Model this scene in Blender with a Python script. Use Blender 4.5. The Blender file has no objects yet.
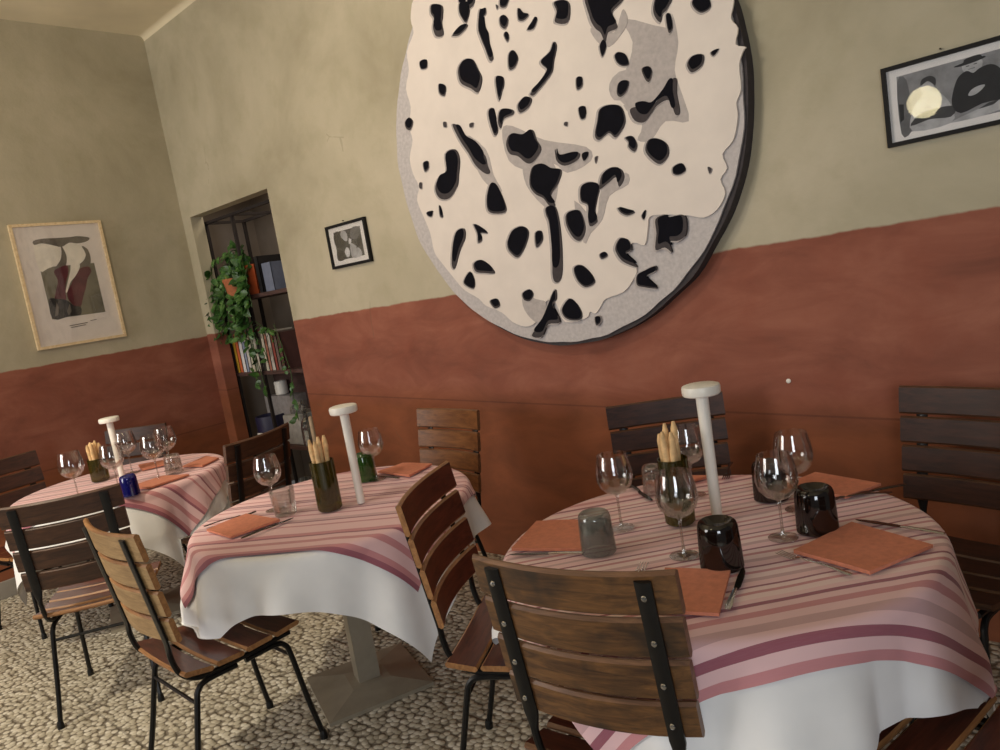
import bpy, bmesh, math, random
from mathutils import Vector, Matrix, noise
R = math.radians
scene = bpy.context.scene
col = scene.collection
random.seed(7)

# ------------------------------------------------------------------ helpers
def link(o, parent=None):
    col.objects.link(o)
    if parent is not None:
        o.parent = parent
    return o

def tag(o, label, cat, group=None, kind=None):
    o['label'] = label
    if cat: o['category'] = cat
    if group: o['group'] = group
    if kind: o['kind'] = kind
    return o

def thing(name, label, cat, loc=(0, 0, 0), rz=0.0, group=None):
    o = bpy.data.objects.new(name, None)
    o.empty_display_size = 0.1
    link(o)
    o.location = loc
    o.rotation_euler = (0, 0, rz)
    return tag(o, label, cat, group)

def copy_tree(o, parent=None):
    c = o.copy()
    link(c, parent)
    for ch in list(o.children):
        copy_tree(ch, c)
    return c

class MB:
    """collects shapes for ONE mesh object"""
    def __init__(s):
        s.v = []; s.f = []; s.m = []; s.uv = {}
    def add(s, vs, fs, mi=0):
        b = len(s.v)
        s.v += [tuple(v) for v in vs]
        for k, f in enumerate(fs):
            s.f.append(tuple(b + i for i in f))
            s.m.append(mi[k] if isinstance(mi, list) else mi)
        return b
    def box(s, c, d, mi=0, M=None, bev=0.0):
        x, y, z = d[0] / 2, d[1] / 2, d[2] / 2
        if bev <= 0:
            vs = [(-x, -y, -z), (x, -y, -z), (x, y, -z), (-x, y, -z), (-x, -y, z), (x, -y, z), (x, y, z), (-x, y, z)]
            fs = [(0, 3, 2, 1), (4, 5, 6, 7), (0, 1, 5, 4), (1, 2, 6, 5), (2, 3, 7, 6), (3, 0, 4, 7)]
        else:
            bm = bmesh.new()
            bmesh.ops.create_cube(bm, size=1)
            bmesh.ops.scale(bm, vec=d, verts=bm.verts)
            bmesh.ops.bevel(bm, geom=bm.edges[:], offset=bev, segments=2, affect='EDGES', profile=0.5)
            bm.verts.index_update()
            vs = [tuple(v.co) for v in bm.verts]
            fs = [tuple(v.index for v in f.verts) for f in bm.faces]
            bm.free()
        vs = [Vector(v) for v in vs]
        if M is not None:
            vs = [M @ v for v in vs]
        vs = [v + Vector(c) for v in vs]
        s.add(vs, fs, mi)
    def tube(s, pts, r, n=8, mi=0, caps=True, up=None):
        """r: number or list of numbers / (ra, rb) pairs; section axis a follows `up`"""
        pts = [Vector(p) for p in pts]
        N = len(pts)
        rs = r if isinstance(r, list) else [r] * N
        prev = Vector(up) if up is not None else None
        vs = []
        for i, p in enumerate(pts):
            t = (pts[min(i + 1, N - 1)] - pts[max(i - 1, 0)]).normalized()
            if prev is None:
                prev = Vector((0, 0, 1)) if abs(t.z) < 0.9 else Vector((1, 0, 0))
            a = (prev - t * prev.dot(t))
            a = a.normalized() if a.length > 1e-6 else t.orthogonal().normalized()
            prev = a
            b = t.cross(a)
            ra, rb = rs[i] if isinstance(rs[i], (tuple, list)) else (rs[i], rs[i])
            for k in range(n):
                th = 2 * math.pi * (k + .5) / n
                vs.append(p + a * ra * math.cos(th) + b * rb * math.sin(th))
        fs = []
        for i in range(N - 1):
            for k in range(n):
                fs.append((i * n + k, i * n + (k + 1) % n, (i + 1) * n + (k + 1) % n, (i + 1) * n + k))
        if caps:
            fs.append(tuple(reversed(range(n))))
            fs.append(tuple((N - 1) * n + k for k in range(n)))
        s.add(vs, fs, mi)
    def lathe(s, prof, n=24, c=(0, 0, 0), mi=0):
        """prof: list of (r, z); r = 0 closes with a pole"""
        c = Vector(c)
        rings = []
        b = len(s.v)
        for r, z in prof:
            if r < 1e-6:
                rings.append([len(s.v)]); s.v.append(tuple(c + Vector((0, 0, z))))
            else:
                rings.append(list(range(len(s.v), len(s.v) + n)))
                for k in range(n):
                    th = 2 * math.pi * k / n
                    s.v.append(tuple(c + Vector((r * math.cos(th), r * math.sin(th), z))))
        for A, B in zip(rings[:-1], rings[1:]):
            for k in range(n):
                k2 = (k + 1) % n
                if len(A) == 1 and len(B) == 1: continue
                if len(A) == 1: f = (A[0], B[k2], B[k])
                elif len(B) == 1: f = (A[k], A[k2], B[0])
                else: f = (A[k], A[k2], B[k2], B[k])
                s.f.append(f); s.m.append(mi)
    def prism(s, poly, h0, h1, mi=0, M=None, side_mi=None):
        """poly in xy, extruded along z"""
        n = len(poly)
        vs = [Vector((x, y, h0)) for x, y in poly] + [Vector((x, y, h1)) for x, y in poly]
        if M is not None: vs = [M @ v for v in vs]
        area = sum(poly[i][0] * poly[(i + 1) % n][1] - poly[(i + 1) % n][0] * poly[i][1] for i in range(n))
        fs = [tuple(range(n - 1, -1, -1)), tuple(range(n, 2 * n))] + [(i, (i + 1) % n, n + (i + 1) % n, n + i) for i in range(n)]
        if area < 0: fs = [tuple(reversed(f)) for f in fs]
        sm = mi if side_mi is None else side_mi
        s.add(vs, fs, [mi, mi] + [sm] * n)
    def build(s, name, mats, parent=None, smooth=35):
        me = bpy.data.meshes.new(name)
        me.from_pydata(s.v, [], s.f)
        for m in (mats if isinstance(mats, (list, tuple)) else [mats]):
            me.materials.append(m)
        me.polygons.foreach_set('material_index', s.m)
        bm = bmesh.new(); bm.from_mesh(me)
        bmesh.ops.recalc_face_normals(bm, faces=bm.faces)
        bm.to_mesh(me); bm.free()
        if smooth:
            me.shade_smooth()
            me.set_sharp_from_angle(angle=R(smooth))
        me.update()
        return link(bpy.data.objects.new(name, me), parent)

def spline(pts, k=5):
    P = [Vector(p) for p in pts]
    P = [P[0] * 2 - P[1]] + P + [P[-1] * 2 - P[-2]]
    out = []
    for i in range(1, len(P) - 2):
        for j in range(k):
            t = j / k
            a, b, c, d = P[i - 1], P[i], P[i + 1], P[i + 2]
            out.append(0.5 * ((2 * b) + (c - a) * t + (2 * a - 5 * b + 4 * c - d) * t * t + (3 * b - a - 3 * c + d) * t ** 3))
    out.append(P[-2])
    return out

def smooth_poly(poly, k=4):
    n = len(poly); out = []
    for i in range(n):
        a, b, c, d = [Vector(poly[(i + q) % n]) for q in (-1, 0, 1, 2)]
        for j in range(k):
            t = j / k
            p = 0.5 * ((2 * b) + (c - a) * t + (2 * a - 5 * b + 4 * c - d) * t * t + (3 * b - a - 3 * c + d) * t ** 3)
            out.append((p.x, p.y))
    return out

# ------------------------------------------------------------------ materials
def srgb(r, g, b):
    f = lambda c: (c / 12.92 if c <= .04045 else ((c + .055) / 1.055) ** 2.4)
    return (f(r / 255), f(g / 255), f(b / 255), 1)

class NT:
    def __init__(s, name):
        s.mat = bpy.data.materials.new(name)
        s.mat.use_nodes = True
        s.t = s.mat.node_tree
        s.t.nodes.clear()
        s.out = s.n('ShaderNodeOutputMaterial')
    def n(s, typ, **kw):
        nd = s.t.nodes.new(typ)
        for k, v in kw.items():
            if k.startswith('_'): setattr(nd, k[1:], v)
            else:
                key = k.replace('__', ' ')
                i = nd.inputs[int(key[1:])] if key[0] == 'i' and key[1:].isdigit() else nd.inputs[key]
                if isinstance(v, bpy.types.NodeSocket): s.t.links.new(v, i)
                else: i.default_value = v
        return nd
    def ramp(s, fac, stops, interp='LINEAR'):
        nd = s.n('ShaderNodeValToRGB', Fac=fac)
        cr = nd.color_ramp
        cr.interpolation = interp
        while len(cr.elements) > 1: cr.elements.remove(cr.elements[-1])
        cr.elements[0].position = stops[0][0]; cr.elements[0].color = stops[0][1]
        for p, c in stops[1:]:
            e = cr.elements.new(p); e.color = c
        return nd.outputs[0]
    def mix(s, fac, a, b, blend='MIX'):
        nd = s.n('ShaderNodeMix', _data_type='RGBA', _blend_type=blend)
        for idx, v in ((0, fac), (6, a), (7, b)):
            if isinstance(v, bpy.types.NodeSocket): s.t.links.new(v, nd.inputs[idx])
            else: nd.inputs[idx].default_value = v
        return nd.outputs[2]
    def math(s, op, a, b=0.0, c=0.0):
        nd = s.n('ShaderNodeMath', _operation=op)
        for i, v in enumerate((a, b, c)):
            if isinstance(v, bpy.types.NodeSocket): s.t.links.new(v, nd.inputs[i])
            else: nd.inputs[i].default_value = v
        return nd.outputs[0]
    def noise(s, vec, scale, detail=4, rough=.55, dist=0):
        return s.n('ShaderNodeTexNoise', Vector=vec, Scale=scale, Detail=detail, Roughness=rough, Distortion=dist).outputs[0]
    def obj(s):
        return s.n('ShaderNodeTexCoord').outputs['Object']
    def done(s, color, rough=.6, bump=None, bstr=.2, bdist=.01, **kw):
        b = s.n('ShaderNodeBsdfPrincipled', Base__Color=color, Roughness=rough, **kw)
        if bump is not None:
            bp = s.n('ShaderNodeBump', Height=bump, Strength=bstr, Distance=bdist)
            s.t.links.new(bp.outputs[0], b.inputs['Normal'])
        s.t.links.new(b.outputs[0], s.out.inputs[0])
        return s.mat

def plain(name, c, rough=.5, var=.08, scale=30, **kw):
    t = NT(name)
    o = t.obj()
    nz = t.noise(o, scale, 3)
    c2 = tuple(min(1, x * (1 - var * 2)) for x in c[:3]) + (1,)
    c3 = tuple(min(1, x * (1 + var * 2)) for x in c[:3]) + (1,)
    return t.done(t.ramp(nz, [(.3, c2), (.7, c3)]), rough, **kw)

def wall_mat(name, base, tilt, groove):
    """sage plaster above, terracotta paint band below a hand-painted edge"""
    t = NT(name)
    o = t.obj()
    sep = t.n('ShaderNodeSeparateXYZ', Vector=o)
    x, y, z = sep.outputs
    big = t.noise(o, 1.3, 5, .6, .4)
    mid = t.noise(o, 5, 5, .6)
    fine = t.noise(o, 60, 4)
    st = t.n('ShaderNodeMapping', Vector=o, Scale=(1.2, 1.2, 3))
    streak = t.noise(st.outputs[0], 2.2, 4, .6, .6)
    g = t.ramp(big, [(.28, srgb(160, 151, 126)), (.5, srgb(180, 171, 146)), (.72, srgb(194, 184, 160))])
    g = t.mix(t.math('MULTIPLY', t.ramp(mid, [(.5, (0, 0, 0, 1)), (.75, (1, 1, 1, 1))]), .35), g, srgb(150, 143, 112))
    r = t.ramp(streak, [(.25, srgb(118, 68, 52)), (.5, srgb(142, 84, 65)), (.75, srgb(160, 100, 79))])
    r = t.mix(t.math('MULTIPLY', t.ramp(mid, [(.45, (0, 0, 0, 1)), (.7, (1, 1, 1, 1))]), .4), r, srgb(135, 70, 50))
    # lower wall mixed to a browner tone, fading out around the groove
    zz = t.math('SUBTRACT', z, t.math('MULTIPLY', x, groove[1]))
    low = t.n('ShaderNodeMapRange', Value=t.math('ADD', zz, t.math('MULTIPLY', t.math('SUBTRACT', mid, .5), .12)), i1=groove[0] - .06, i2=groove[0] + .1, i3=1.0, i4=0.0).outputs[0]
    r = t.mix(low, r, t.ramp(streak, [(.25, srgb(112, 62, 36)), (.7, srgb(142, 80, 48))]))
    dl = t.math('ABSOLUTE', t.math('SUBTRACT', zz, groove[0]))
    line = t.math('LESS_THAN', dl, .004)
    r = t.mix(t.math('MULTIPLY', line, .45), r, srgb(80, 42, 28))
    ed = t.math('ADD', t.math('SUBTRACT', z, t.math('MULTIPLY', x, tilt)), t.math('MULTIPLY', t.math('SUBTRACT', t.noise(o, 9, 3), .5), .022))
    fac = t.n('ShaderNodeMapRange', Value=ed, i1=base - .004, i2=base + .004, i3=0.0, i4=1.0).outputs[0]
    c = t.mix(fac, r, g)
    # hairline cracks in the plaster
    ck = t.n('ShaderNodeTexVoronoi', Vector=t.mix(.25, o, t.n('ShaderNodeTexNoise', Vector=o, Scale=3).outputs[1]), Scale=1.1, _feature='DISTANCE_TO_EDGE').outputs[0]
    crack = t.math('MULTIPLY', t.math('LESS_THAN', ck, .0035), t.math('GREATER_THAN', big, .6))
    c = t.mix(t.math('MULTIPLY', crack, .22), c, srgb(95, 85, 65))
    h = t.math('ADD', t.math('MULTIPLY', mid, 1.0), t.math('MULTIPLY', fine, .25))
    return t.done(c, .85, h, .25, .012)

M = {}
M['wall_back'] = wall_mat('sage and terracotta plaster', 1.463, .0085, (.75, -.041))
M['wall_left'] = wall_mat('sage and terracotta plaster side', 1.405, 0.0, (.72, 0.0))

def floor_mat():
    t = NT('pebble mosaic')
    o = t.obj()
    w = t.mix(.03, o, t.n('ShaderNodeTexNoise', Vector=o, Scale=6).outputs[1])
    m = t.n('ShaderNodeMapping', Vector=w, Scale=(1, 1.15, 1))
    v = t.n('ShaderNodeTexVoronoi', Vector=m.outputs[0], Scale=40, Randomness=.82, _voronoi_dimensions='2D')
    d1 = v.outputs['Distance']
    rnd = t.n('ShaderNodeSeparateColor', Color=v.outputs['Color']).outputs[0]
    c = t.ramp(rnd, [(0, srgb(168, 158, 138)), (.5, srgb(204, 194, 174)), (1, srgb(226, 218, 202))])
    c = t.mix(t.math('MULTIPLY', t.noise(o, 90, 3), .25), c, srgb(140, 130, 112))
    gap = t.n('ShaderNodeMapRange', Value=d1, i1=.40, i2=.60, i3=0.0, i4=1.0, _interpolation_type='SMOOTHSTEP').outputs[0]
    c = t.mix(gap, c, srgb(118, 108, 93))
    s = t.n('ShaderNodeSeparateXYZ', Vector=o)
    for ax, off in ((0, .37), (1, .62)):
        d = t.math('ABSOLUTE', t.math('SUBTRACT', t.math('FRACT', t.math('ADD', t.math('MULTIPLY', s.outputs[ax], 1.0), off)), .5))
        c = t.mix(t.math('MULTIPLY', t.math('LESS_THAN', d, .005), .45), c, srgb(85, 77, 66))
    hh = t.math('SUBTRACT', 1.0, t.math('MULTIPLY', d1, d1))
    return t.done(c, .5, hh, .7, .012)
M['floor'] = floor_mat()
M['ceiling'] = plain('cream ceiling plaster', srgb(222, 210, 180), .9, .05, 2)
M['niche'] = plain('grey brown plaster', srgb(150, 138, 126), .9, .08, 3)
M['skirting'] = plain('grey stone skirting', srgb(140, 132, 122), .7, .08, 6)

def wood(name, dark, light, rough=.35, patch=None, coat=0.0, axis='x'):
    t = NT(name)
    o = t.obj()
    sc = (3, 30, 30) if axis == 'x' else (30, 3, 30)
    mp = t.n('ShaderNodeMapping', Vector=o, Scale=sc)
    nz = t.noise(mp.outputs[0], 2.2, 6, .62, .7)
    fine = t.noise(mp.outputs[0], 9, 4, .6)
    c = t.ramp(nz, [(.3, dark), (.68, light)])
    c = t.mix(t.math('MULTIPLY', t.math('SUBTRACT', fine, .4), .8), c, tuple(x * .55 for x in dark[:3]) + (1,))
    if patch:
        pn = t.noise(o, 6.5, 3, .5, .3)
        c = t.mix(t.ramp(pn, [(.52, (0, 0, 0, 1)), (.66, (.85, .85, .85, 1))]), c, patch)
    return t.done(c, rough, nz, .12, .004, Coat__Weight=coat, Coat__Roughness=.2)

M['varnish'] = wood('reddish varnished slat', srgb(62, 28, 20), srgb(108, 54, 38), .35, None, .2)
M['varnish_dark'] = wood('dark varnished slat', srgb(38, 20, 15), srgb(72, 40, 28), .5)
M['edge_tan'] = wood('tan slat edge', srgb(128, 84, 48), srgb(178, 128, 80), .45)
M['edge_dark'] = wood('dark slat edge', srgb(58, 36, 24), srgb(98, 64, 42), .45)
M['edge_brown'] = wood('brown slat edge', srgb(82, 52, 34), srgb(132, 92, 62), .4)
M['back_tan'] = wood('bleached tan slat back', srgb(140, 108, 70), srgb(186, 152, 106), .45)
M['back_brown'] = wood('brown slat back with dark stains', srgb(64, 40, 24), srgb(128, 88, 50), .32, srgb(36, 28, 24), .25)
M['back_dark'] = wood('dark brown slat back', srgb(44, 26, 18), srgb(84, 54, 36), .4)
M['back_wall_tan'] = wood('brown varnished slat front', srgb(92, 54, 28), srgb(138, 90, 50), .4)
M['black_metal'] = plain('black painted steel', srgb(20, 19, 19), .38, .1, 40, Metallic=.3)
M['steel'] = plain('polished steel', srgb(190, 188, 184), .22, .03, 40, Metallic=1.0)
M['dark_steel'] = plain('steel in shadow', srgb(92, 88, 84), .25, .03, 40, Metallic=1.0)  # darker copy of polished steel; shade and dark reflections put into the colour
M['pedestal'] = plain('brushed beige steel', srgb(158, 148, 130), .42, .05, 12, Metallic=.35)
M['lamp_white'] = plain('matt white lacquer', srgb(238, 233, 222), .4, .01, 20)
M['table_wood'] = plain('table top board', srgb(110, 84, 60), .6)

def cloth_weave(t, uv):
    w = t.n('ShaderNodeTexWave', Vector=uv, Scale=170, Distortion=1.0, _bands_direction='X').outputs[1]
    w2 = t.n('ShaderNodeTexWave', Vector=uv, Scale=170, Distortion=1.0, _bands_direction='Y').outputs[1]
    return t.math('ADD', w, w2)

def white_cloth():
    t = NT('white linen')
    uv = t.n('ShaderNodeUVMap').outputs[0]
    nz = t.noise(uv, 5, 3)
    return t.done(t.ramp(nz, [(.3, srgb(232, 230, 228)), (.7, srgb(244, 242, 240))]), .85, cloth_weave(t, uv), .12, .001, Sheen__Weight=.2)
M['linen'] = white_cloth()

def stripe_mat(name, seq, size):
    """bands along v, seq = list of (width, colour) mirrored about the middle"""
    t = NT(name)
    uv = t.n('ShaderNodeUVMap').outputs[0]
    v = t.n('ShaderNodeSeparateXYZ', Vector=uv).outputs[1]
    d = t.math('SUBTRACT', size / 2, t.math('ABSOLUTE', v))       # distance from the hem
    edge, rep = seq
    te = sum(w for w, _ in edge); tr = sum(w for w, _ in rep)
    def stops(b, tot):
        out, p = [], 0
        for w, c in b:
            out.append((p / tot, c)); p += w
        return out
    ce = t.ramp(t.math('DIVIDE', d, te), stops(edge, te), 'CONSTANT')
    cr = t.ramp(t.math('FRACT', t.math('DIVIDE', t.math('SUBTRACT', d, te), tr)), stops(rep, tr), 'CONSTANT')
    c = t.mix(t.math('GREATER_THAN', d, te), ce, cr)
    nz = t.noise(uv, 7, 4)
    c = t.mix(t.math('MULTIPLY', nz, .12), c, srgb(150, 100, 100))
    th = t.noise(t.n('ShaderNodeMapping', Vector=uv, Scale=(25, 600, 1)).outputs[0], 1, 2)
    c = t.mix(t.math('MULTIPLY', th, .12), c, srgb(235, 205, 200))
    return t.done(c, .85, cloth_weave(t, uv), .15, .001, Sheen__Weight=.2)

PINK = srgb(238, 196, 196); PALE = srgb(242, 212, 208); ROSE = srgb(204, 134, 138); MAR = srgb(150, 76, 94); GREY = srgb(206, 164, 165)
M['stripes'] = stripe_mat('pink and maroon striped cotton',
    ([(.022, ROSE), (.028, PINK), (.022, MAR), (.028, PINK), (.03, GREY), (.028, PINK), (.022, ROSE), (.022, PINK), (.013, MAR), (.018, PINK)],
     [(.022, PALE), (.012, ROSE), (.018, PALE), (.008, MAR), (.022, PINK), (.016, GREY)]), 1.23)
M['stripes_small'] = stripe_mat('rose striped cotton',
    ([(.02, MAR), (.02, ROSE), (.04, PINK), (.024, ROSE), (.034, PINK), (.012, MAR), (.026, ROSE), (.03, PINK)],
     [(.04, PINK), (.014, ROSE), (.034, PINK), (.01, MAR), (.026, GREY)]), 1.12)
M['stripes_far'] = stripe_mat('rose striped cotton far',
    ([(.02, MAR), (.02, ROSE), (.04, PINK), (.024, ROSE), (.034, PINK), (.012, MAR), (.026, ROSE), (.03, PINK)],
     [(.04, PINK), (.014, ROSE), (.034, PINK), (.01, MAR), (.026, GREY)]), 1.25)
M['napkin'] = plain('terracotta paper napkin', srgb(204, 128, 100), .9, .05, 60)
M['napkin_dark'] = plain('darker terracotta paper napkin', srgb(196, 124, 98), .9, .05, 60)  # slightly darker terracotta, used on the far table

def glass(name, tint, gloss=(.08, .75), tcol=(1, 1, 1, 1), rough=.03, body=None, bodyfac=0.0):
    """thin glass: clear through the wall, mirror-like towards grazing angles"""
    t = NT(name)
    tr = t.n('ShaderNodeBsdfTransparent', Color=tint)
    gl = t.n('ShaderNodeBsdfGlossy', Color=tcol, Roughness=rough)
    lw = t.n('ShaderNodeLayerWeight', Blend=.35).outputs['Fresnel']
    f = t.n('ShaderNodeMapRange', Value=lw, i1=0.0, i2=1.0, i3=gloss[0], i4=gloss[1]).outputs[0]
    base = tr.outputs[0]
    if body:
        d = t.n('ShaderNodeBsdfDiffuse', Color=body)
        base = t.n('ShaderNodeMixShader', Fac=bodyfac, i1=tr.outputs[0], i2=d.outputs[0]).outputs[0]
    mx = t.n('ShaderNodeMixShader', Fac=f, i1=base, i2=gl.outputs[0])
    t.t.links.new(mx.outputs[0], t.out.inputs[0])
    return t.mat
M['glass'] = glass('clear wine glass', (.97, .965, .955, 1), (.03, .62), rough=.02)
M['glass_stem'] = glass('clear solid glass', (.86, .85, .83, 1), (.10, .7), rough=.03)
M['glass_tumbler'] = glass('clear pressed glass', (.88, .88, .86, 1), (.06, .6), rough=.08, body=srgb(190, 186, 178), bodyfac=.06)
M['glass_grey'] = glass('grey bubbled glass', (.70, .74, .72, 1), (.07, .5), rough=.12, body=srgb(140, 145, 142), bodyfac=.2)
M['glass_brown'] = glass('near black brown glass', (.10, .05, .035, 1), (.05, .4), rough=.06, body=srgb(30, 20, 16), bodyfac=.55)
M['glass_blue'] = glass('cobalt blue glass', (.05, .06, .4, 1), (.05, .4), rough=.06, body=srgb(20, 22, 110), bodyfac=.6)
M['glass_green'] = glass('bottle green glass', (.40, .37, .08, 1), (.05, .45), rough=.07, body=srgb(70, 66, 22), bodyfac=.35)
M['glass_bright_green'] = glass('leaf green glass', (.12, .34, .06, 1), (.05, .4), rough=.07, body=srgb(50, 96, 30), bodyfac=.5)
M['glass_pane'] = glass('picture glass', (.97, .97, .97, 1), (.012, .3), rough=.02)
M['grissini'] = plain('baked breadstick', srgb(222, 184, 132), .8, .14, 40)

M['art_white'] = plain('cream painted board', srgb(226, 216, 206), .75, .02, 8)
M['art_grey'] = plain('light grey painted board', srgb(190, 184, 182), .8, .06, 60)
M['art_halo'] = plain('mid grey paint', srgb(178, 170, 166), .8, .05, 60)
M['art_dark'] = plain('charcoal painted board', srgb(70, 65, 66), .85, .06, 60, Specular__IOR__Level=.2)
M['art_black'] = plain('blue black paint', srgb(12, 12, 20), .8, .1, 20, Specular__IOR__Level=.12)
M['black_frame'] = plain('black lacquer frame', srgb(20, 18, 18), .6, Specular__IOR__Level=.25)
M['gold_frame'] = wood('pale gilded wood', srgb(214, 184, 136), srgb(244, 222, 182), .3)
M['mat_white'] = plain('white mat board', srgb(242, 238, 235), .8, .015, 20)
M['mat_cream'] = plain('cream mat board', srgb(238, 228, 218), .8, .015, 20)
def grey(v): return plain('photo grey %d' % v, srgb(v, v, v + 2), .7, .12, 25)
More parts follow.
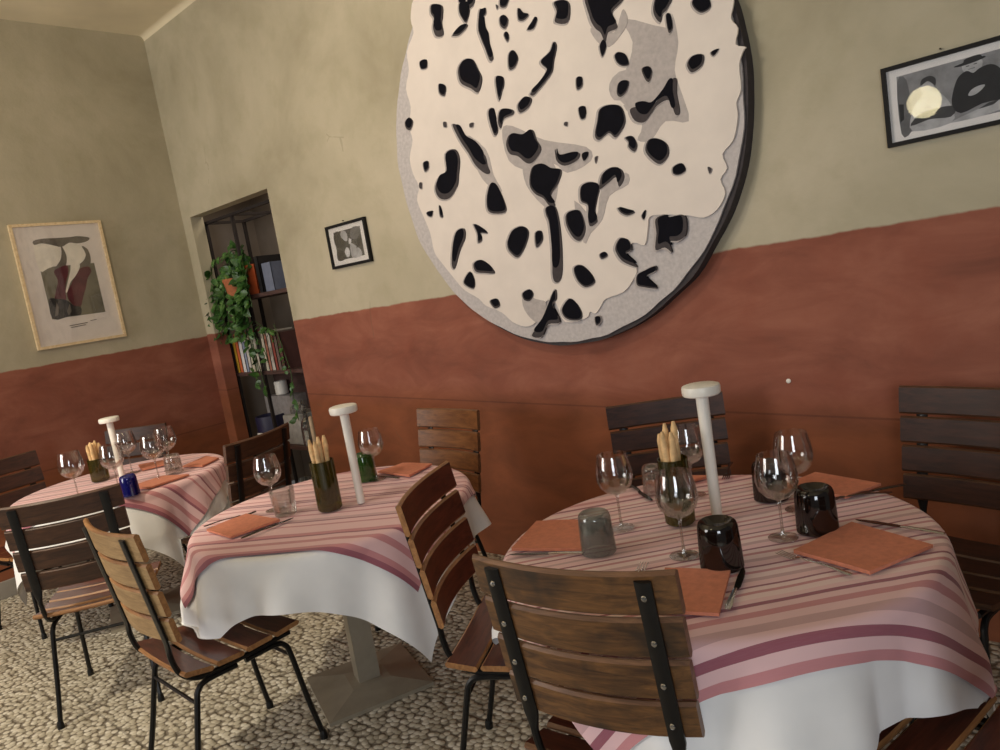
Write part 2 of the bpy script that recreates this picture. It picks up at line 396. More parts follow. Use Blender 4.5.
ART_BLOBS=[[(-0.477,0.691),(-0.413,0.664),(-0.419,0.618),(-0.432,0.591),(-0.435,0.539),(-0.481,0.548),(-0.493,0.59),(-0.477,0.627),(-0.492,0.658)],[(-0.376,0.52),(-0.325,0.539),(-0.28,0.536),(-0.284,0.521),(-0.333,0.506),(-0.369,0.512)],[(-0.19,0.567),(-0.173,0.555),(-0.174,0.485),(-0.162,0.45),(-0.164,0.401),(-0.156,0.348),(-0.177,0.344),(-0.193,0.4),(-0.21,0.456),(-0.215,0.498)],[(-0.083,0.498),(-0.055,0.5),(-0.039,0.47),(-0.062,0.444),(-0.085,0.465)],[(0.024,0.501),(0.045,0.474),(0.075,0.456),(0.046,0.443),(0.017,0.456)],[(0.086,0.422),(0.108,0.437),(0.114,0.42),(0.089,0.394),(0.056,0.401)],[(0.213,0.459),(0.267,0.449),(0.288,0.42),(0.267,0.361),(0.205,0.382),(0.22,0.42)],[(0.372,0.448),(0.518,0.395),(0.533,0.355),(0.481,0.33),(0.481,0.303),(0.492,0.265),(0.448,0.261),(0.429,0.232),(0.414,0.272),(0.391,0.298),(0.373,0.349)],[(0.401,0.223),(0.422,0.243),(0.431,0.213),(0.407,0.181)],[(0.657,0.286),(0.682,0.32),(0.737,0.296),(0.712,0.259),(0.691,0.249),(0.677,0.224),(0.658,0.252)],[(0.703,0.237),(0.719,0.24),(0.723,0.188),(0.706,0.177)],[(0.812,0.249),(0.837,0.267),(0.871,0.249),(0.88,0.209),(0.846,0.2),(0.821,0.221)],[(0.765,0.049),(0.79,0.067),(0.83,0.059),(0.822,0.024),(0.782,0.01),(0.766,0.027)],[(0.86,0.058),(0.891,0.06),(0.869,0.042)],[(0.463,0.167),(0.482,0.176),(0.511,0.156),(0.52,0.118),(0.494,0.119),(0.471,0.138)],[(0.574,0.084),(0.605,0.085),(0.616,0.059),(0.599,0.029),(0.584,0.042)],[(0.462,0.06),(0.486,0.067),(0.51,0.055),(0.496,0.023),(0.465,0.008),(0.45,0.027)],[(0.36,-0.013),(0.406,-0.007),(0.459,-0.027),(0.472,-0.079),(0.456,-0.112),(0.418,-0.139),(0.388,-0.114),(0.339,-0.13),(0.32,-0.107),(0.341,-0.055)],[(0.499,-0.05),(0.542,-0.049),(0.582,-0.066),(0.615,-0.054),(0.66,-0.023),(0.695,0.01),(0.714,0.005),(0.707,-0.044),(0.71,-0.114),(0.69,-0.118),(0.674,-0.061),(0.623,-0.065),(0.588,-0.091),(0.553,-0.113),(0.513,-0.095)],[(0.563,-0.183),(0.604,-0.188),(0.641,-0.22),(0.638,-0.263),(0.6,-0.285),(0.563,-0.256),(0.543,-0.218)],[(0.654,-0.308),(0.689,-0.301),(0.703,-0.331),(0.673,-0.342),(0.65,-0.332)],[(0.461,-0.15),(0.493,-0.152),(0.509,-0.189),(0.494,-0.213),(0.47,-0.189),(0.473,-0.171)],[(-0.372,0.371),(-0.329,0.394),(-0.278,0.379),(-0.254,0.326),(-0.241,0.281),(-0.276,0.232),(-0.315,0.26),(-0.368,0.296),(-0.381,0.332)],[(-0.618,0.473),(-0.574,0.469),(-0.577,0.433),(-0.617,0.438)],[(-0.796,0.229),(-0.76,0.243),(-0.739,0.214),(-0.765,0.184),(-0.794,0.196)],[(-0.515,0.338),(-0.475,0.315),(-0.491,0.276),(-0.522,0.296)],[(0.105,0.258),(0.16,0.279),(0.184,0.31),(0.194,0.288),(0.17,0.238),(0.152,0.196),(0.113,0.169),(0.064,0.143),(0.035,0.132),(0.022,0.145),(0.08,0.172),(0.129,0.209),(0.109,0.238)],[(-0.057,0.117),(-0.011,0.139),(0.023,0.121),(0.001,0.091),(-0.051,0.081)],[(-0.157,0.266),(-0.119,0.256),(-0.117,0.225),(-0.139,0.19),(-0.159,0.165),(-0.164,0.207)],[(-0.232,0.136),(-0.202,0.141),(-0.195,0.091),(-0.195,0.039),(-0.219,0.024),(-0.234,0.087)],[(-0.159,0.123),(-0.095,0.107),(-0.091,0.085),(-0.149,0.079),(-0.176,0.045),(-0.186,0.079)],[(-0.066,0.334),(-0.036,0.345),(-0.017,0.305),(-0.043,0.273),(-0.075,0.277)],[(0.259,0.019),(0.29,0.018),(0.287,-0.023),(0.263,-0.026)],[(0.269,0.137),(0.295,0.135),(0.293,0.1),(0.265,0.093)],[(-0.159,-0.032),(-0.128,0.006),(-0.057,-0.015),(-0.0,-0.005),(0.017,-0.053),(0.034,-0.098),(-0.014,-0.138),(-0.055,-0.139),(-0.102,-0.097),(-0.146,-0.077)],[(-0.033,-0.164),(0.023,-0.156),(0.07,-0.186),(0.125,-0.208),(0.094,-0.262),(0.047,-0.303),(0.064,-0.347),(0.031,-0.341),(0.006,-0.306),(-0.037,-0.277),(-0.06,-0.231)],[(0.011,-0.348),(0.052,-0.345),(0.071,-0.379),(0.071,-0.492),(0.049,-0.635),(0.018,-0.683),(-0.009,-0.659),(0.008,-0.545),(0.016,-0.421),(0.006,-0.378)],[(0.109,-0.115),(0.121,-0.147),(0.203,-0.152),(0.233,-0.163),(0.209,-0.187),(0.146,-0.193),(0.108,-0.164)],[(0.242,-0.165),(0.272,-0.162),(0.271,-0.181),(0.247,-0.195)],[(-0.471,0.133),(-0.441,0.122),(-0.409,0.059),(-0.342,0.011),(-0.296,-0.054),(-0.291,-0.098),(-0.283,-0.132),(-0.313,-0.13),(-0.364,-0.082),(-0.396,-0.02),(-0.441,0.056)],[(-0.549,0.014),(-0.482,0.021),(-0.461,-0.028),(-0.485,-0.101),(-0.508,-0.152),(-0.574,-0.196),(-0.639,-0.184),(-0.661,-0.134),(-0.625,-0.088),(-0.564,-0.073)],[(-0.332,-0.253),(-0.295,-0.184),(-0.258,-0.191),(-0.225,-0.273),(-0.228,-0.326),(-0.323,-0.31)],[(-0.558,-0.36),(-0.508,-0.357),(-0.512,-0.402),(-0.566,-0.464),(-0.618,-0.539),(-0.635,-0.513),(-0.6,-0.412)],[(-0.44,-0.345),(-0.385,-0.377),(-0.36,-0.403),(-0.405,-0.396),(-0.403,-0.43),(-0.43,-0.437),(-0.426,-0.393)],[(-0.233,-0.445),(-0.197,-0.412),(-0.138,-0.406),(-0.108,-0.439),(-0.144,-0.502),(-0.195,-0.542),(-0.238,-0.51),(-0.248,-0.476)],[(-0.071,-0.449),(-0.035,-0.444),(-0.035,-0.486),(-0.076,-0.512)],[(-0.484,-0.533),(-0.434,-0.523),(-0.379,-0.558),(-0.356,-0.595),(-0.417,-0.587),(-0.477,-0.573)],[(-0.566,-0.604),(-0.518,-0.568),(-0.496,-0.612),(-0.512,-0.653),(-0.565,-0.628)],[(-0.416,-0.725),(-0.368,-0.719),(-0.357,-0.754),(-0.393,-0.762)],[(-0.201,-0.709),(-0.155,-0.696),(-0.138,-0.724),(-0.166,-0.75),(-0.199,-0.74)],[(0.214,-0.296),(0.264,-0.286),(0.308,-0.31),(0.287,-0.359),(0.266,-0.414),(0.271,-0.454),(0.232,-0.467),(0.227,-0.427),(0.236,-0.379),(0.203,-0.353)],[(0.326,-0.27),(0.376,-0.252),(0.419,-0.265),(0.431,-0.301),(0.401,-0.333),(0.392,-0.293),(0.343,-0.312),(0.305,-0.323)],[(0.115,-0.397),(0.16,-0.385),(0.195,-0.401),(0.206,-0.473),(0.173,-0.518),(0.138,-0.503),(0.11,-0.447)],[(0.114,-0.632),(0.154,-0.623),(0.197,-0.663),(0.214,-0.706),(0.162,-0.721),(0.123,-0.685)],[(0.547,-0.491),(0.591,-0.48),(0.61,-0.493),(0.675,-0.498),(0.671,-0.567),(0.637,-0.589),(0.596,-0.588),(0.6,-0.629),(0.572,-0.607),(0.529,-0.61),(0.543,-0.546)],[(0.346,-0.564),(0.374,-0.539),(0.41,-0.554),(0.417,-0.594),(0.385,-0.609),(0.423,-0.653),(0.428,-0.667),(0.369,-0.636),(0.342,-0.593)],[(0.427,-0.701),(0.463,-0.687),(0.515,-0.674),(0.516,-0.693),(0.47,-0.711),(0.488,-0.738),(0.51,-0.765),(0.452,-0.753),(0.421,-0.74)],[(0.259,-0.591),(0.284,-0.584),(0.298,-0.602),(0.267,-0.612)],[(-0.185,-0.911),(-0.116,-0.854),(-0.06,-0.782),(-0.006,-0.713),(-0.006,-0.755),(-0.034,-0.785),(-0.008,-0.862),(-0.077,-0.868),(-0.13,-0.923)],[(0.017,-0.8),(0.064,-0.762),(0.099,-0.787),(0.121,-0.831),(0.106,-0.861),(0.047,-0.856),(0.017,-0.832)],[(0.187,-0.857),(0.213,-0.855),(0.213,-0.88),(0.189,-0.893)],[(0.383,-0.415),(0.425,-0.432),(0.457,-0.447),(0.422,-0.454),(0.391,-0.436)],[(0.487,-0.466),(0.507,-0.447),(0.495,-0.482)],[(-0.716,0.006),(-0.68,0.009),(-0.682,-0.025),(-0.713,-0.037)],[(-0.767,-0.082),(-0.75,-0.085),(-0.757,-0.112),(-0.773,-0.104)],[(-0.75,-0.234),(-0.707,-0.235),(-0.721,-0.261),(-0.747,-0.251)],[(-0.654,-0.216),(-0.643,-0.241),(-0.642,-0.277),(-0.66,-0.267)],[(0.179,-0.018),(0.193,-0.021),(0.188,-0.036),(0.174,-0.028)],[(-0.529,0.161),(-0.511,0.157),(-0.513,0.135),(-0.531,0.14)],[(-0.359,0.112),(-0.335,0.11),(-0.345,0.093),(-0.362,0.097)],[(0.795,-0.338),(0.809,-0.348),(0.799,-0.363)],[(-0.093,0.557),(-0.081,0.545),(-0.091,0.536)],[(-0.075,0.422),(-0.059,0.431),(-0.048,0.404),(-0.062,0.389)],[(0.304,-0.194),(0.319,-0.192),(0.305,-0.217)]]
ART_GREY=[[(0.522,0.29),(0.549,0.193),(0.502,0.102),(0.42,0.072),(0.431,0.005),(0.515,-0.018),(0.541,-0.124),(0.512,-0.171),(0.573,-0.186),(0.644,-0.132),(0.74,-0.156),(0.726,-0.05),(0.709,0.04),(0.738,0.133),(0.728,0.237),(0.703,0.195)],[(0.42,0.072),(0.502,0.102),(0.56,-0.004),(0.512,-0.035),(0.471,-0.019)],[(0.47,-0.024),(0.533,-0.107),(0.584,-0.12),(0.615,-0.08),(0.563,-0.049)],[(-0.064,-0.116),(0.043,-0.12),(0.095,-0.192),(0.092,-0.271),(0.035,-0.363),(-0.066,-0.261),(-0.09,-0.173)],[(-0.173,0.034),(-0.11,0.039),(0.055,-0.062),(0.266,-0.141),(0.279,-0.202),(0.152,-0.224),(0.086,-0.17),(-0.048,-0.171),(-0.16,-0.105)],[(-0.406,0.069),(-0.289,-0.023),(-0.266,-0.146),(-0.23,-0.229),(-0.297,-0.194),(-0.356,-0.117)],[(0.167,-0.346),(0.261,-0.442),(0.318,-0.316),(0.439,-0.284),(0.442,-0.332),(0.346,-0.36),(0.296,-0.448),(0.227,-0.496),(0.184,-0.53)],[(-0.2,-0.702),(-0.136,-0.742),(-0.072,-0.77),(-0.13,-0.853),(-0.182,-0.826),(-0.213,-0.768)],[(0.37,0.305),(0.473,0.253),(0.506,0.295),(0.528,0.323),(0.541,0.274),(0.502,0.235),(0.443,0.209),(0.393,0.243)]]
ART_WHITE=[(-0.586,0.761),(-0.635,0.681),(-0.632,0.614),(-0.699,0.547),(-0.708,0.46),(-0.751,0.382),(-0.74,0.288),(-0.777,0.205),(-0.768,0.133),(-0.812,0.05),(-0.805,-0.034),(-0.779,-0.098),(-0.811,-0.164),(-0.779,-0.265),(-0.756,-0.341),(-0.749,-0.438),(-0.705,-0.504),(-0.632,-0.596),(-0.578,-0.655),(-0.492,-0.706),(-0.452,-0.745),(-0.353,-0.789),(-0.296,-0.839),(-0.219,-0.868),(-0.152,-0.851),(-0.117,-0.788),(-0.041,-0.752),(-0.012,-0.787),(0.019,-0.865),(0.137,-0.857),(0.162,-0.83),(0.19,-0.841),(0.226,-0.809),(0.255,-0.782),(0.348,-0.763),(0.402,-0.718),(0.427,-0.671),(0.372,-0.62),(0.426,-0.566),(0.479,-0.584),(0.504,-0.521),(0.52,-0.477),(0.581,-0.478),(0.69,-0.501),(0.751,-0.519),(0.807,-0.5),(0.848,-0.447),(0.836,-0.393),(0.867,-0.357),(0.856,-0.304),(0.903,-0.264),(0.93,-0.188),(0.931,-0.139),(0.954,-0.097),(0.957,-0.017),(0.976,0.025),(0.988,0.037),(0.953,0.057),(0.968,0.107),(0.947,0.146),(0.961,0.189),(0.955,0.214)]
# ------------------------------------------------------------------ camera
def camera():
    cam = bpy.data.cameras.new('camera')
    o = bpy.data.objects.new('camera', cam)
    link(o)
    f, pit, rol, yaw = 754.3356, R(7.42436862), R(-9.35211686), R(46.98097309)
    F = Vector((-math.cos(yaw) * math.cos(pit), math.sin(yaw) * math.cos(pit), -math.sin(pit)))
    rt = Vector((math.sin(yaw), math.cos(yaw), 0)); up = rt.cross(F)
    r2 = rt * math.cos(rol) + up * math.sin(rol); u2 = -rt * math.sin(rol) + up * math.cos(rol)
    m = Matrix((r2, u2, -F)).transposed().to_4x4()
    m.translation = Vector((0, 0, 1.5))
    o.matrix_world = m
    cam.sensor_fit = 'HORIZONTAL'; cam.sensor_width = 36
    cam.lens = f / 1000 * 36
    cam.clip_start = .05
    scene.camera = o
camera()

# ------------------------------------------------------------------ the room
XL, YB, ZC = -5.6, 2.8, 3.64
XR, YF = 2.2, -3.2
def struct(name, mb, mat, parent=None, smooth=0):
    o = mb.build(name, mat, parent, smooth=smooth)
    if parent is None: o['kind'] = 'structure'
    return o

def grid_wall(mb, p0, du, dv, nu, nv):
    vs = [Vector(p0) + Vector(du) * (i / nu) + Vector(dv) * (j / nv) for j in range(nv + 1) for i in range(nu + 1)]
    fs = [(j * (nu + 1) + i, j * (nu + 1) + i + 1, (j + 1) * (nu + 1) + i + 1, (j + 1) * (nu + 1) + i) for j in range(nv) for i in range(nu)]
    mb.add(vs, fs)

f = MB(); f.box(((XL + XR) / 2, .2, -.05), (XR - XL + .4, 6.8, .1)); struct('floor', f, M['floor'])
f = MB(); f.box(((XL + XR) / 2, .2, ZC + .05), (XR - XL + .4, 6.8, .1))
# soft cove where the ceiling meets the back wall
pts = [(0, 0)] + [(.035 * (1 - math.sin(a)), -.035 * (1 - math.cos(a))) for a in [math.pi / 2 * k / 6 for k in range(7)]]
vs = []
for x in (XL, XR):
    vs += [(x, YB - p[0], ZC + p[1]) for p in pts]
n = len(pts)
f.add(vs, [tuple(range(n)), tuple(range(2 * n - 1, n - 1, -1))] + [(i, n + i, n + (i + 1) % n, (i + 1) % n) for i in range(n)])
struct('ceiling', f, M['ceiling'], smooth=30)
# back wall with the doorway cut out (thickness .13)
DX0, DX1, DZ, DT = -5.473, -4.385, 2.296, .10
w = MB()
yc = YB + DT / 2
w.box(((XL - .15 + DX0) / 2, yc, ZC / 2), (DX0 - XL + .15, DT, ZC))
w.box(((DX0 + DX1) / 2, yc, (DZ + ZC) / 2), (DX1 - DX0, DT, ZC - DZ))
w.box(((DX1 + XR) / 2, yc, ZC / 2), (XR - DX1, DT, ZC))
struct('wall_back', w, M['wall_back'])
w = MB(); w.box((XL - .075, (YF + YB) / 2, ZC / 2), (.15, YB - YF, ZC)); struct('wall_left', w, M['wall_left'])
w = MB(); w.box((XL + .009, (YF + YB) / 2, .055), (.018, YB - YF, .11), bev=.004); struct('baseboard_left', w, M['skirting'])
# the small room seen through the doorway
NY = 3.62
w = MB()
w.box((-5.0, NY + .05, 1.3), (2.2, .1, 2.7)); struct('wall_alcove', w, M['niche'])
w = MB(); w.box((-6.02, (YB + DT + NY) / 2, 1.3), (.1, NY - YB - DT, 2.6)); struct('wall_alcove_left', w, M['niche'])
w = MB(); w.box((-4.0, (YB + DT + NY) / 2, 1.3), (.1, NY - YB - DT, 2.6)); struct('wall_alcove_right', w, M['niche'])
w = MB(); w.box((-5.0, (YB + DT + NY) / 2, 2.63), (2.1, NY - YB - DT, .06)); struct('trim_alcove_ceiling', w, M['niche'])
w = MB(); w.box((-5.0, (3.6 + NY + .1) / 2 , -.05), (2.1, NY + .1 - 3.6, .1)); struct('floor_alcove', w, M['floor'])

# ------------------------------------------------------------------ tables and cloths
TOP = .735
def fold(th, s, seed):
    a = 0.038 * min(1.0, s / .2)
    return a * (0.42 + 0.62 * math.sin(7 * th + seed) + 0.42 * math.sin(11 * th + seed * 2.3 + .7) + 0.30 * math.sin(19 * th + seed * .7))

def drape(name, mat, c, Rr, S, ang, lift, seed, parent=None, push=0.0, ruck=0.004, n=110, rest=None, shift=0.0, shu=0.0):
    """square cloth laid over a round top: u along ang, v across; falls over the edge in folds"""
    ca, sa = math.cos(ang), math.sin(ang)
    br = .022
    vs, uvs = [], []
    for j in range(n + 1):
        for i in range(n + 1):
            u, v = (i / n - .5) * S, (j / n - .5) * S
            x, y = (u + shu) * ca - (v + shift) * sa, (u + shu) * sa + (v + shift) * ca
            d = math.hypot(x, y); th = math.atan2(y, x)
            re = Rr + push
            flat = re - br
            nz = noise.noise(Vector((x * 7, y * 7, seed)))
            if d <= flat:
                rr = d
                z = TOP + lift + ruck * max(0, nz) * min(1, (flat - d) / .05 + .2)
            elif d <= flat + br * math.pi / 2:
                q = (d - flat) / br
                rr = flat + br * math.sin(q); z = TOP + lift - br * (1 - math.cos(q))
            else:
                s = d - flat - br * math.pi / 2
                g = fold(th, s, seed) + .10 * s + .006 * nz
                g = max(g, .002)
                rr = flat + br + g
                z = TOP + lift - br - math.sqrt(max(s * s - (.10 * s) ** 2, 0)) * .985 + .22 * max(g - .1 * s, 0)
            px, py = c[0] + rr * math.cos(th), c[1] + rr * math.sin(th)
            if rest and d > flat:
                for (hx, hy, hyaw, hw, y0, y1, hz) in rest:      # the hem lies on a chair seat
                    lx = (px - hx) * math.cos(-hyaw) - (py - hy) * math.sin(-hyaw)
                    ly = (px - hx) * math.sin(-hyaw) + (py - hy) * math.cos(-hyaw)
                    if abs(lx) < hw and y0 < ly < y1 and z < hz:
                        z = hz + .004 * (1 + nz)
            vs.append((px, py, z)); uvs.append((u, v))
    fs = [(j * (n + 1) + i, j * (n + 1) + i + 1, (j + 1) * (n + 1) + i + 1, (j + 1) * (n + 1) + i) for j in range(n) for i in range(n)]
    mb = MB(); mb.add(vs, fs)
    o = mb.build(name, mat, parent, smooth=180)
    ul = o.data.uv_layers.new(name='cloth')
    for l in o.data.loops:
        ul.data[l.index].uv = uvs[l.vertex_index]
    return o

def table(c, Rr, label, rz):
    t = thing('pedestal_table', label, 'table', (c[0], c[1], 0), rz, 'round tables along the wall')
    mb = MB(); mb.lathe([(0, TOP - .028), (Rr - .024, TOP - .028), (Rr - .016, TOP - .022), (Rr - .016, TOP - .006), (Rr - .022, TOP), (0, TOP)], 64)
    mb.build('tabletop', M['table_wood'], t)
    mb = MB()
    h0, h1 = .028, TOP - .03
    a, b = .043, .038
    mb.add([(-a, -a, h0), (a, -a, h0), (a, a, h0), (-a, a, h0), (-b, -b, h1), (b, -b, h1), (b, b, h1), (-b, b, h1)],
           [(0, 1, 5, 4), (1, 2, 6, 5), (2, 3, 7, 6), (3, 0, 4, 7), (4, 5, 6, 7), (0, 3, 2, 1)])
    mb.build('column', M['pedestal'], t, smooth=0)
    mb = MB()
    s = .205
    mb.add([(-s, -s, 0), (s, -s, 0), (s, s, 0), (-s, s, 0), (-s, -s, .014), (s, -s, .014), (s, s, .014), (-s, s, .014),
            (-.075, -.075, .034), (.075, -.075, .034), (.075, .075, .034), (-.075, .075, .034)],
           [(0, 3, 2, 1), (0, 1, 5, 4), (1, 2, 6, 5), (2, 3, 7, 6), (3, 0, 4, 7), (4, 5, 9, 8), (5, 6, 10, 9), (6, 7, 11, 10), (7, 4, 8, 11), (8, 9, 10, 11)])
    mb.build('base_plate', M['pedestal'], t, smooth=0)
    return t

CR, CM, CL = (-.95, 1.70), (-2.45, 1.58), (-4.30, 1.50)
RR, RM, RL = .545, .525, .53
table(CR, RR, 'round table nearest the viewer at right, mostly hidden by its cloths', R(45))
table(CM, RM, 'middle round table whose beige steel column and square foot show', R(-22))
table(CL, RL, 'round table farthest left, by the left wall', R(-20))
# ------------------------------------------------------------------ chairs
SEAT_Z = .425
def slat_mesh(W, H, T, curve, place, mats, n=10, bev=.006, wav=0.0):
    """rounded plank, bowed by `curve` over its width W; place maps (x, h, d) -> point; d = + towards the sitter.
    material 0 = sitter face, 1 = edges, 2 = rear face"""
    mb = MB()
    h, t = H / 2, T / 2
    sec = [(-h + bev, t, 0), (h - bev, t, 0), (h, t - bev, 1), (h, -t + bev, 1), (h - bev, -t, 2), (-h + bev, -t, 2), (-h, -t + bev, 1), (-h, t - bev, 1)]
    vs, fs, mi = [], [], []
    ns = len(sec)
    for i in range(n + 1):
        q = i / n * 2 - 1
        x = q * W / 2
        off = curve * (q * q - 1)
        for a, b, _ in sec:
            vs.append(place(x, a, b + off))
    m_of = [0, 1, 1, 1, 2, 1, 1, 1]
    for i in range(n):
        for k in range(ns):
            fs.append((i * ns + k, i * ns + (k + 1) % ns, (i + 1) * ns + (k + 1) % ns, (i + 1) * ns + k)); mi.append(m_of[k])
    fs.append(tuple(range(ns))); mi.append(1)
    fs.append(tuple(n * ns + k for k in reversed(range(ns)))); mi.append(1)
    mb.add(vs, fs, mi)
    return mb

CHAIR_MESH = {}
def chair_parts(kind):
    """mesh builders shared by all chairs; only the wood differs by kind"""
    wood_of = {
        'brown': (['varnish_dark', 'edge_brown', 'back_brown'], ['varnish', 'edge_brown', 'back_brown']),
        'tan': (['varnish', 'edge_tan', 'back_tan'], ['varnish', 'edge_tan', 'back_tan']),
        'red': (['varnish', 'edge_tan', 'back_brown'], ['varnish', 'edge_tan', 'back_brown']),
        'dark': (['varnish_dark', 'edge_dark', 'back_dark'], ['varnish_dark', 'edge_dark', 'back_dark']),
        'dark_seat_red': (['varnish_dark', 'edge_dark', 'back_dark'], ['varnish', 'edge_tan', 'back_dark']),
        'wall_tan': (['back_wall_tan', 'edge_brown', 'back_brown'], ['varnish', 'edge_brown', 'back_brown']),
    }
    b, s = wood_of[kind]
    return [M[k] for k in b], [M[k] for k in s]

phi = R(9)                          # lean of the backrest
def back_place(zc):
    yc = -.262 + (.93 - zc) * math.tan(phi)
    up = Vector((0, -math.sin(phi), math.cos(phi))); nr = Vector((0, math.cos(phi), math.sin(phi)))
    base = Vector((0, yc, zc))
    return lambda x, a, d: base + Vector((x, 0, 0)) + up * a + nr * (d + .024)

SLATS_Z = [(.883, .092), (.787, .087), (.693, .087), (.602, .083)]
def rail_pts(x):
    p = []
    for zz in (.915, .86, .78, .70, .63, .56):
        p.append((x, -.262 + (.93 - zz) * math.tan(phi) - .002, zz))
    p += [(x, -.202, .505), (x, -.185, .45), (x, -.14, .415), (x, -.07, .408), (x, .05, .408), (x, .19, .412)]
    return spline(p, 4)

def build_chair(kind, label, loc, yaw, group, bolts=True):
    t = thing('slatted_chair', label, 'chair', (loc[0], loc[1], 0), yaw, group)
    mb_, ms_ = chair_parts(kind)
    for i, (zc, H) in enumerate(SLATS_Z):
        key = ('b', i, kind)
        if key not in CHAIR_MESH:
            o = slat_mesh((.445, .437, .428, .42)[i], H, .017, .030, back_place(zc), None).build('back_slat', mb_, t, smooth=40)
            CHAIR_MESH[key] = o.data
        else:
            link(bpy.data.objects.new('back_slat', CHAIR_MESH[key]), t)
    for i in range(4):
        key = ('s', i, kind)
        yc = -.145 + i * .103
        if key not in CHAIR_MESH:
            zc = SEAT_Z + .004 + (.006, -.002, .0, .004)[i]
            til = (R(-12), R(-3), R(2), R(5))[i]
            def pl(x, a, d, yc=yc, zc=zc, til=til):
                return Vector((x, yc + a * math.cos(til) - d * math.sin(til), zc + .014 + a * math.sin(til) + d * math.cos(til)))
            o = slat_mesh(.42, .094, .017, .010, pl, None).build('seat_slat', ms_, t, smooth=40)
            CHAIR_MESH[key] = o.data
        else:
            link(bpy.data.objects.new('seat_slat', CHAIR_MESH[key]), t)
    for s in (-1, 1):
        x = s * .165
        key = ('r', s)
        if key not in CHAIR_MESH:
            pts = rail_pts(x)
            rs = []
            for p in pts:
                k = min(1, max(0, (p.z - .52) / .04))
                rs.append((.009 + .009 * k, .009 - .002 * k))
            mb = MB(); mb.tube(pts, rs, 8, up=(1, 0, 0))
            CHAIR_MESH[key] = mb.build('side_rail', M['black_metal'], None).data
            o = bpy.data.objects[-1] if False else None
            for ob in list(col.objects):
                if ob.data is CHAIR_MESH[key]: bpy.data.objects.remove(ob)
        rail = link(bpy.data.objects.new('side_rail', CHAIR_MESH[key]), t)
        if bolts:
            key = 'bolt'
            if key not in CHAIR_MESH:
                mb = MB(); mb.lathe([(0, -.002), (.006, -.002), (.006, .001), (.004, .003), (0, .0035)], 10)
                CHAIR_MESH[key] = mb.build('bolt', M['steel'], None).data
                for ob in list(col.objects):
                    if ob.data is CHAIR_MESH[key]: bpy.data.objects.remove(ob)
            for zc, H in SLATS_Z:
                b = link(bpy.data.objects.new('bolt', CHAIR_MESH[key]), rail)
                b.location = (x, -.262 + (.93 - zc) * math.tan(phi) - .0105, zc)
                b.rotation_euler = (R(90) - phi, 0, 0)
        for fr in (1, -1):
            key = ('l', s, fr)
            if key not in CHAIR_MESH:
                if fr > 0: P = [(x, .02, .392), (x, .13, .392), (x * 1.01, .165, .375), (x * 1.03, .178, .33), (s * .18, .20, .16), (s * .19, .225, .012)]
                else: P = [(x, -.01, .392), (x, -.11, .392), (x * 1.01, -.145, .375), (x * 1.03, -.16, .33), (s * .18, -.20, .16), (s * .19, -.24, .012)]
                mb = MB(); mb.tube(spline(P, 4), .0095, 8)
                CHAIR_MESH[key] = mb.build('leg', M['black_metal'], None).data
                mb = MB(); y = P[-1][1]
                mb.lathe([(0, 0), (.0135, 0), (.0135, .018), (.010, .03), (0, .03)], 10, (P[-1][0], y, 0))
                CHAIR_MESH[('c', s, fr)] = mb.build('foot_cap', M['black_metal'], None).data
                for ob in list(col.objects):
                    if ob.data in (CHAIR_MESH[key], CHAIR_MESH[('c', s, fr)]): bpy.data.objects.remove(ob)
            lg = link(bpy.data.objects.new('leg', CHAIR_MESH[key]), t)
            link(bpy.data.objects.new('foot_cap', CHAIR_MESH[('c', s, fr)]), lg)
    for fr in (1, -1):
        key = ('x', fr)
        if key not in CHAIR_MESH:
            mb = MB(); y, z = (.176, .335) if fr > 0 else (-.158, .335)
            mb.tube([(-.168, y, z), (0, y, z), (.168, y, z)], .0065, 6)
            CHAIR_MESH[key] = mb.build('stretcher', M['black_metal'], None).data
            for ob in list(col.objects):
                if ob.data is CHAIR_MESH[key]: bpy.data.objects.remove(ob)
        link(bpy.data.objects.new('stretcher', CHAIR_MESH[key]), t)
    return t

def yaw_of(fx, fy):                 # local +y (the way the sitter looks) turned to (fx, fy)
    return math.atan2(fy, fx) - math.pi / 2

G_CH = 'slatted bistro chairs around the tables'
CH = [
 ('brown', 'brown slatted chair in the foreground, seen from behind with its bolts showing', (-.955, 1.315), yaw_of(-.17, .985)),
 ('red', 'reddish slatted chair between the middle table and the near table, facing right', (-1.50, 1.54), yaw_of(.88, .475)),
 ('dark', 'dark slatted chair by the wall behind the breadsticks of the near table', (-1.37, 2.31), yaw_of(.58, -.81)),
 ('dark', 'dark slatted chair against the wall at the right edge', (-.555, 2.38), yaw_of(-.24, -.97)),
 ('dark_seat_red', 'chair at the bottom right corner with only its seat slats showing under the cloth', (-.36, 1.52), yaw_of(-.97, .2)),
 ('tan', 'tan slatted chair in front of the middle table, its reddish seat toward the table', (-2.50, 1.045), yaw_of(.03, 1)),
 ('wall_tan', 'lighter brown slatted chair by the wall between the middle and near tables', (-2.58, 2.11), yaw_of(-.08, -1)),
 ('dark_seat_red', 'dark brown slatted chair at the left, standing behind the tan chair', (-3.50, 1.04), yaw_of(-.84, .54)),
 ('dark', 'dark slatted chair between the far table and the doorway', (-3.63, 1.78), yaw_of(-.956, -.29)),
 ('dark_seat_red', 'dark slatted chair cut off by the left edge of the photo', (-4.80, 1.17), yaw_of(.96, .2)),
 ('dark', 'slatted chair in the far corner behind the far table', (-4.85, 1.68), yaw_of(.5, -.86)),
]
for k, l, p, y in CH:
    build_chair(k, l, p, y, G_CH, bolts=(k == 'brown'))

def seat_rest(i, hz=.462):
    k, l, p, y = CH[i]
    return (p[0], p[1], y, .225, -.21, .23, hz)

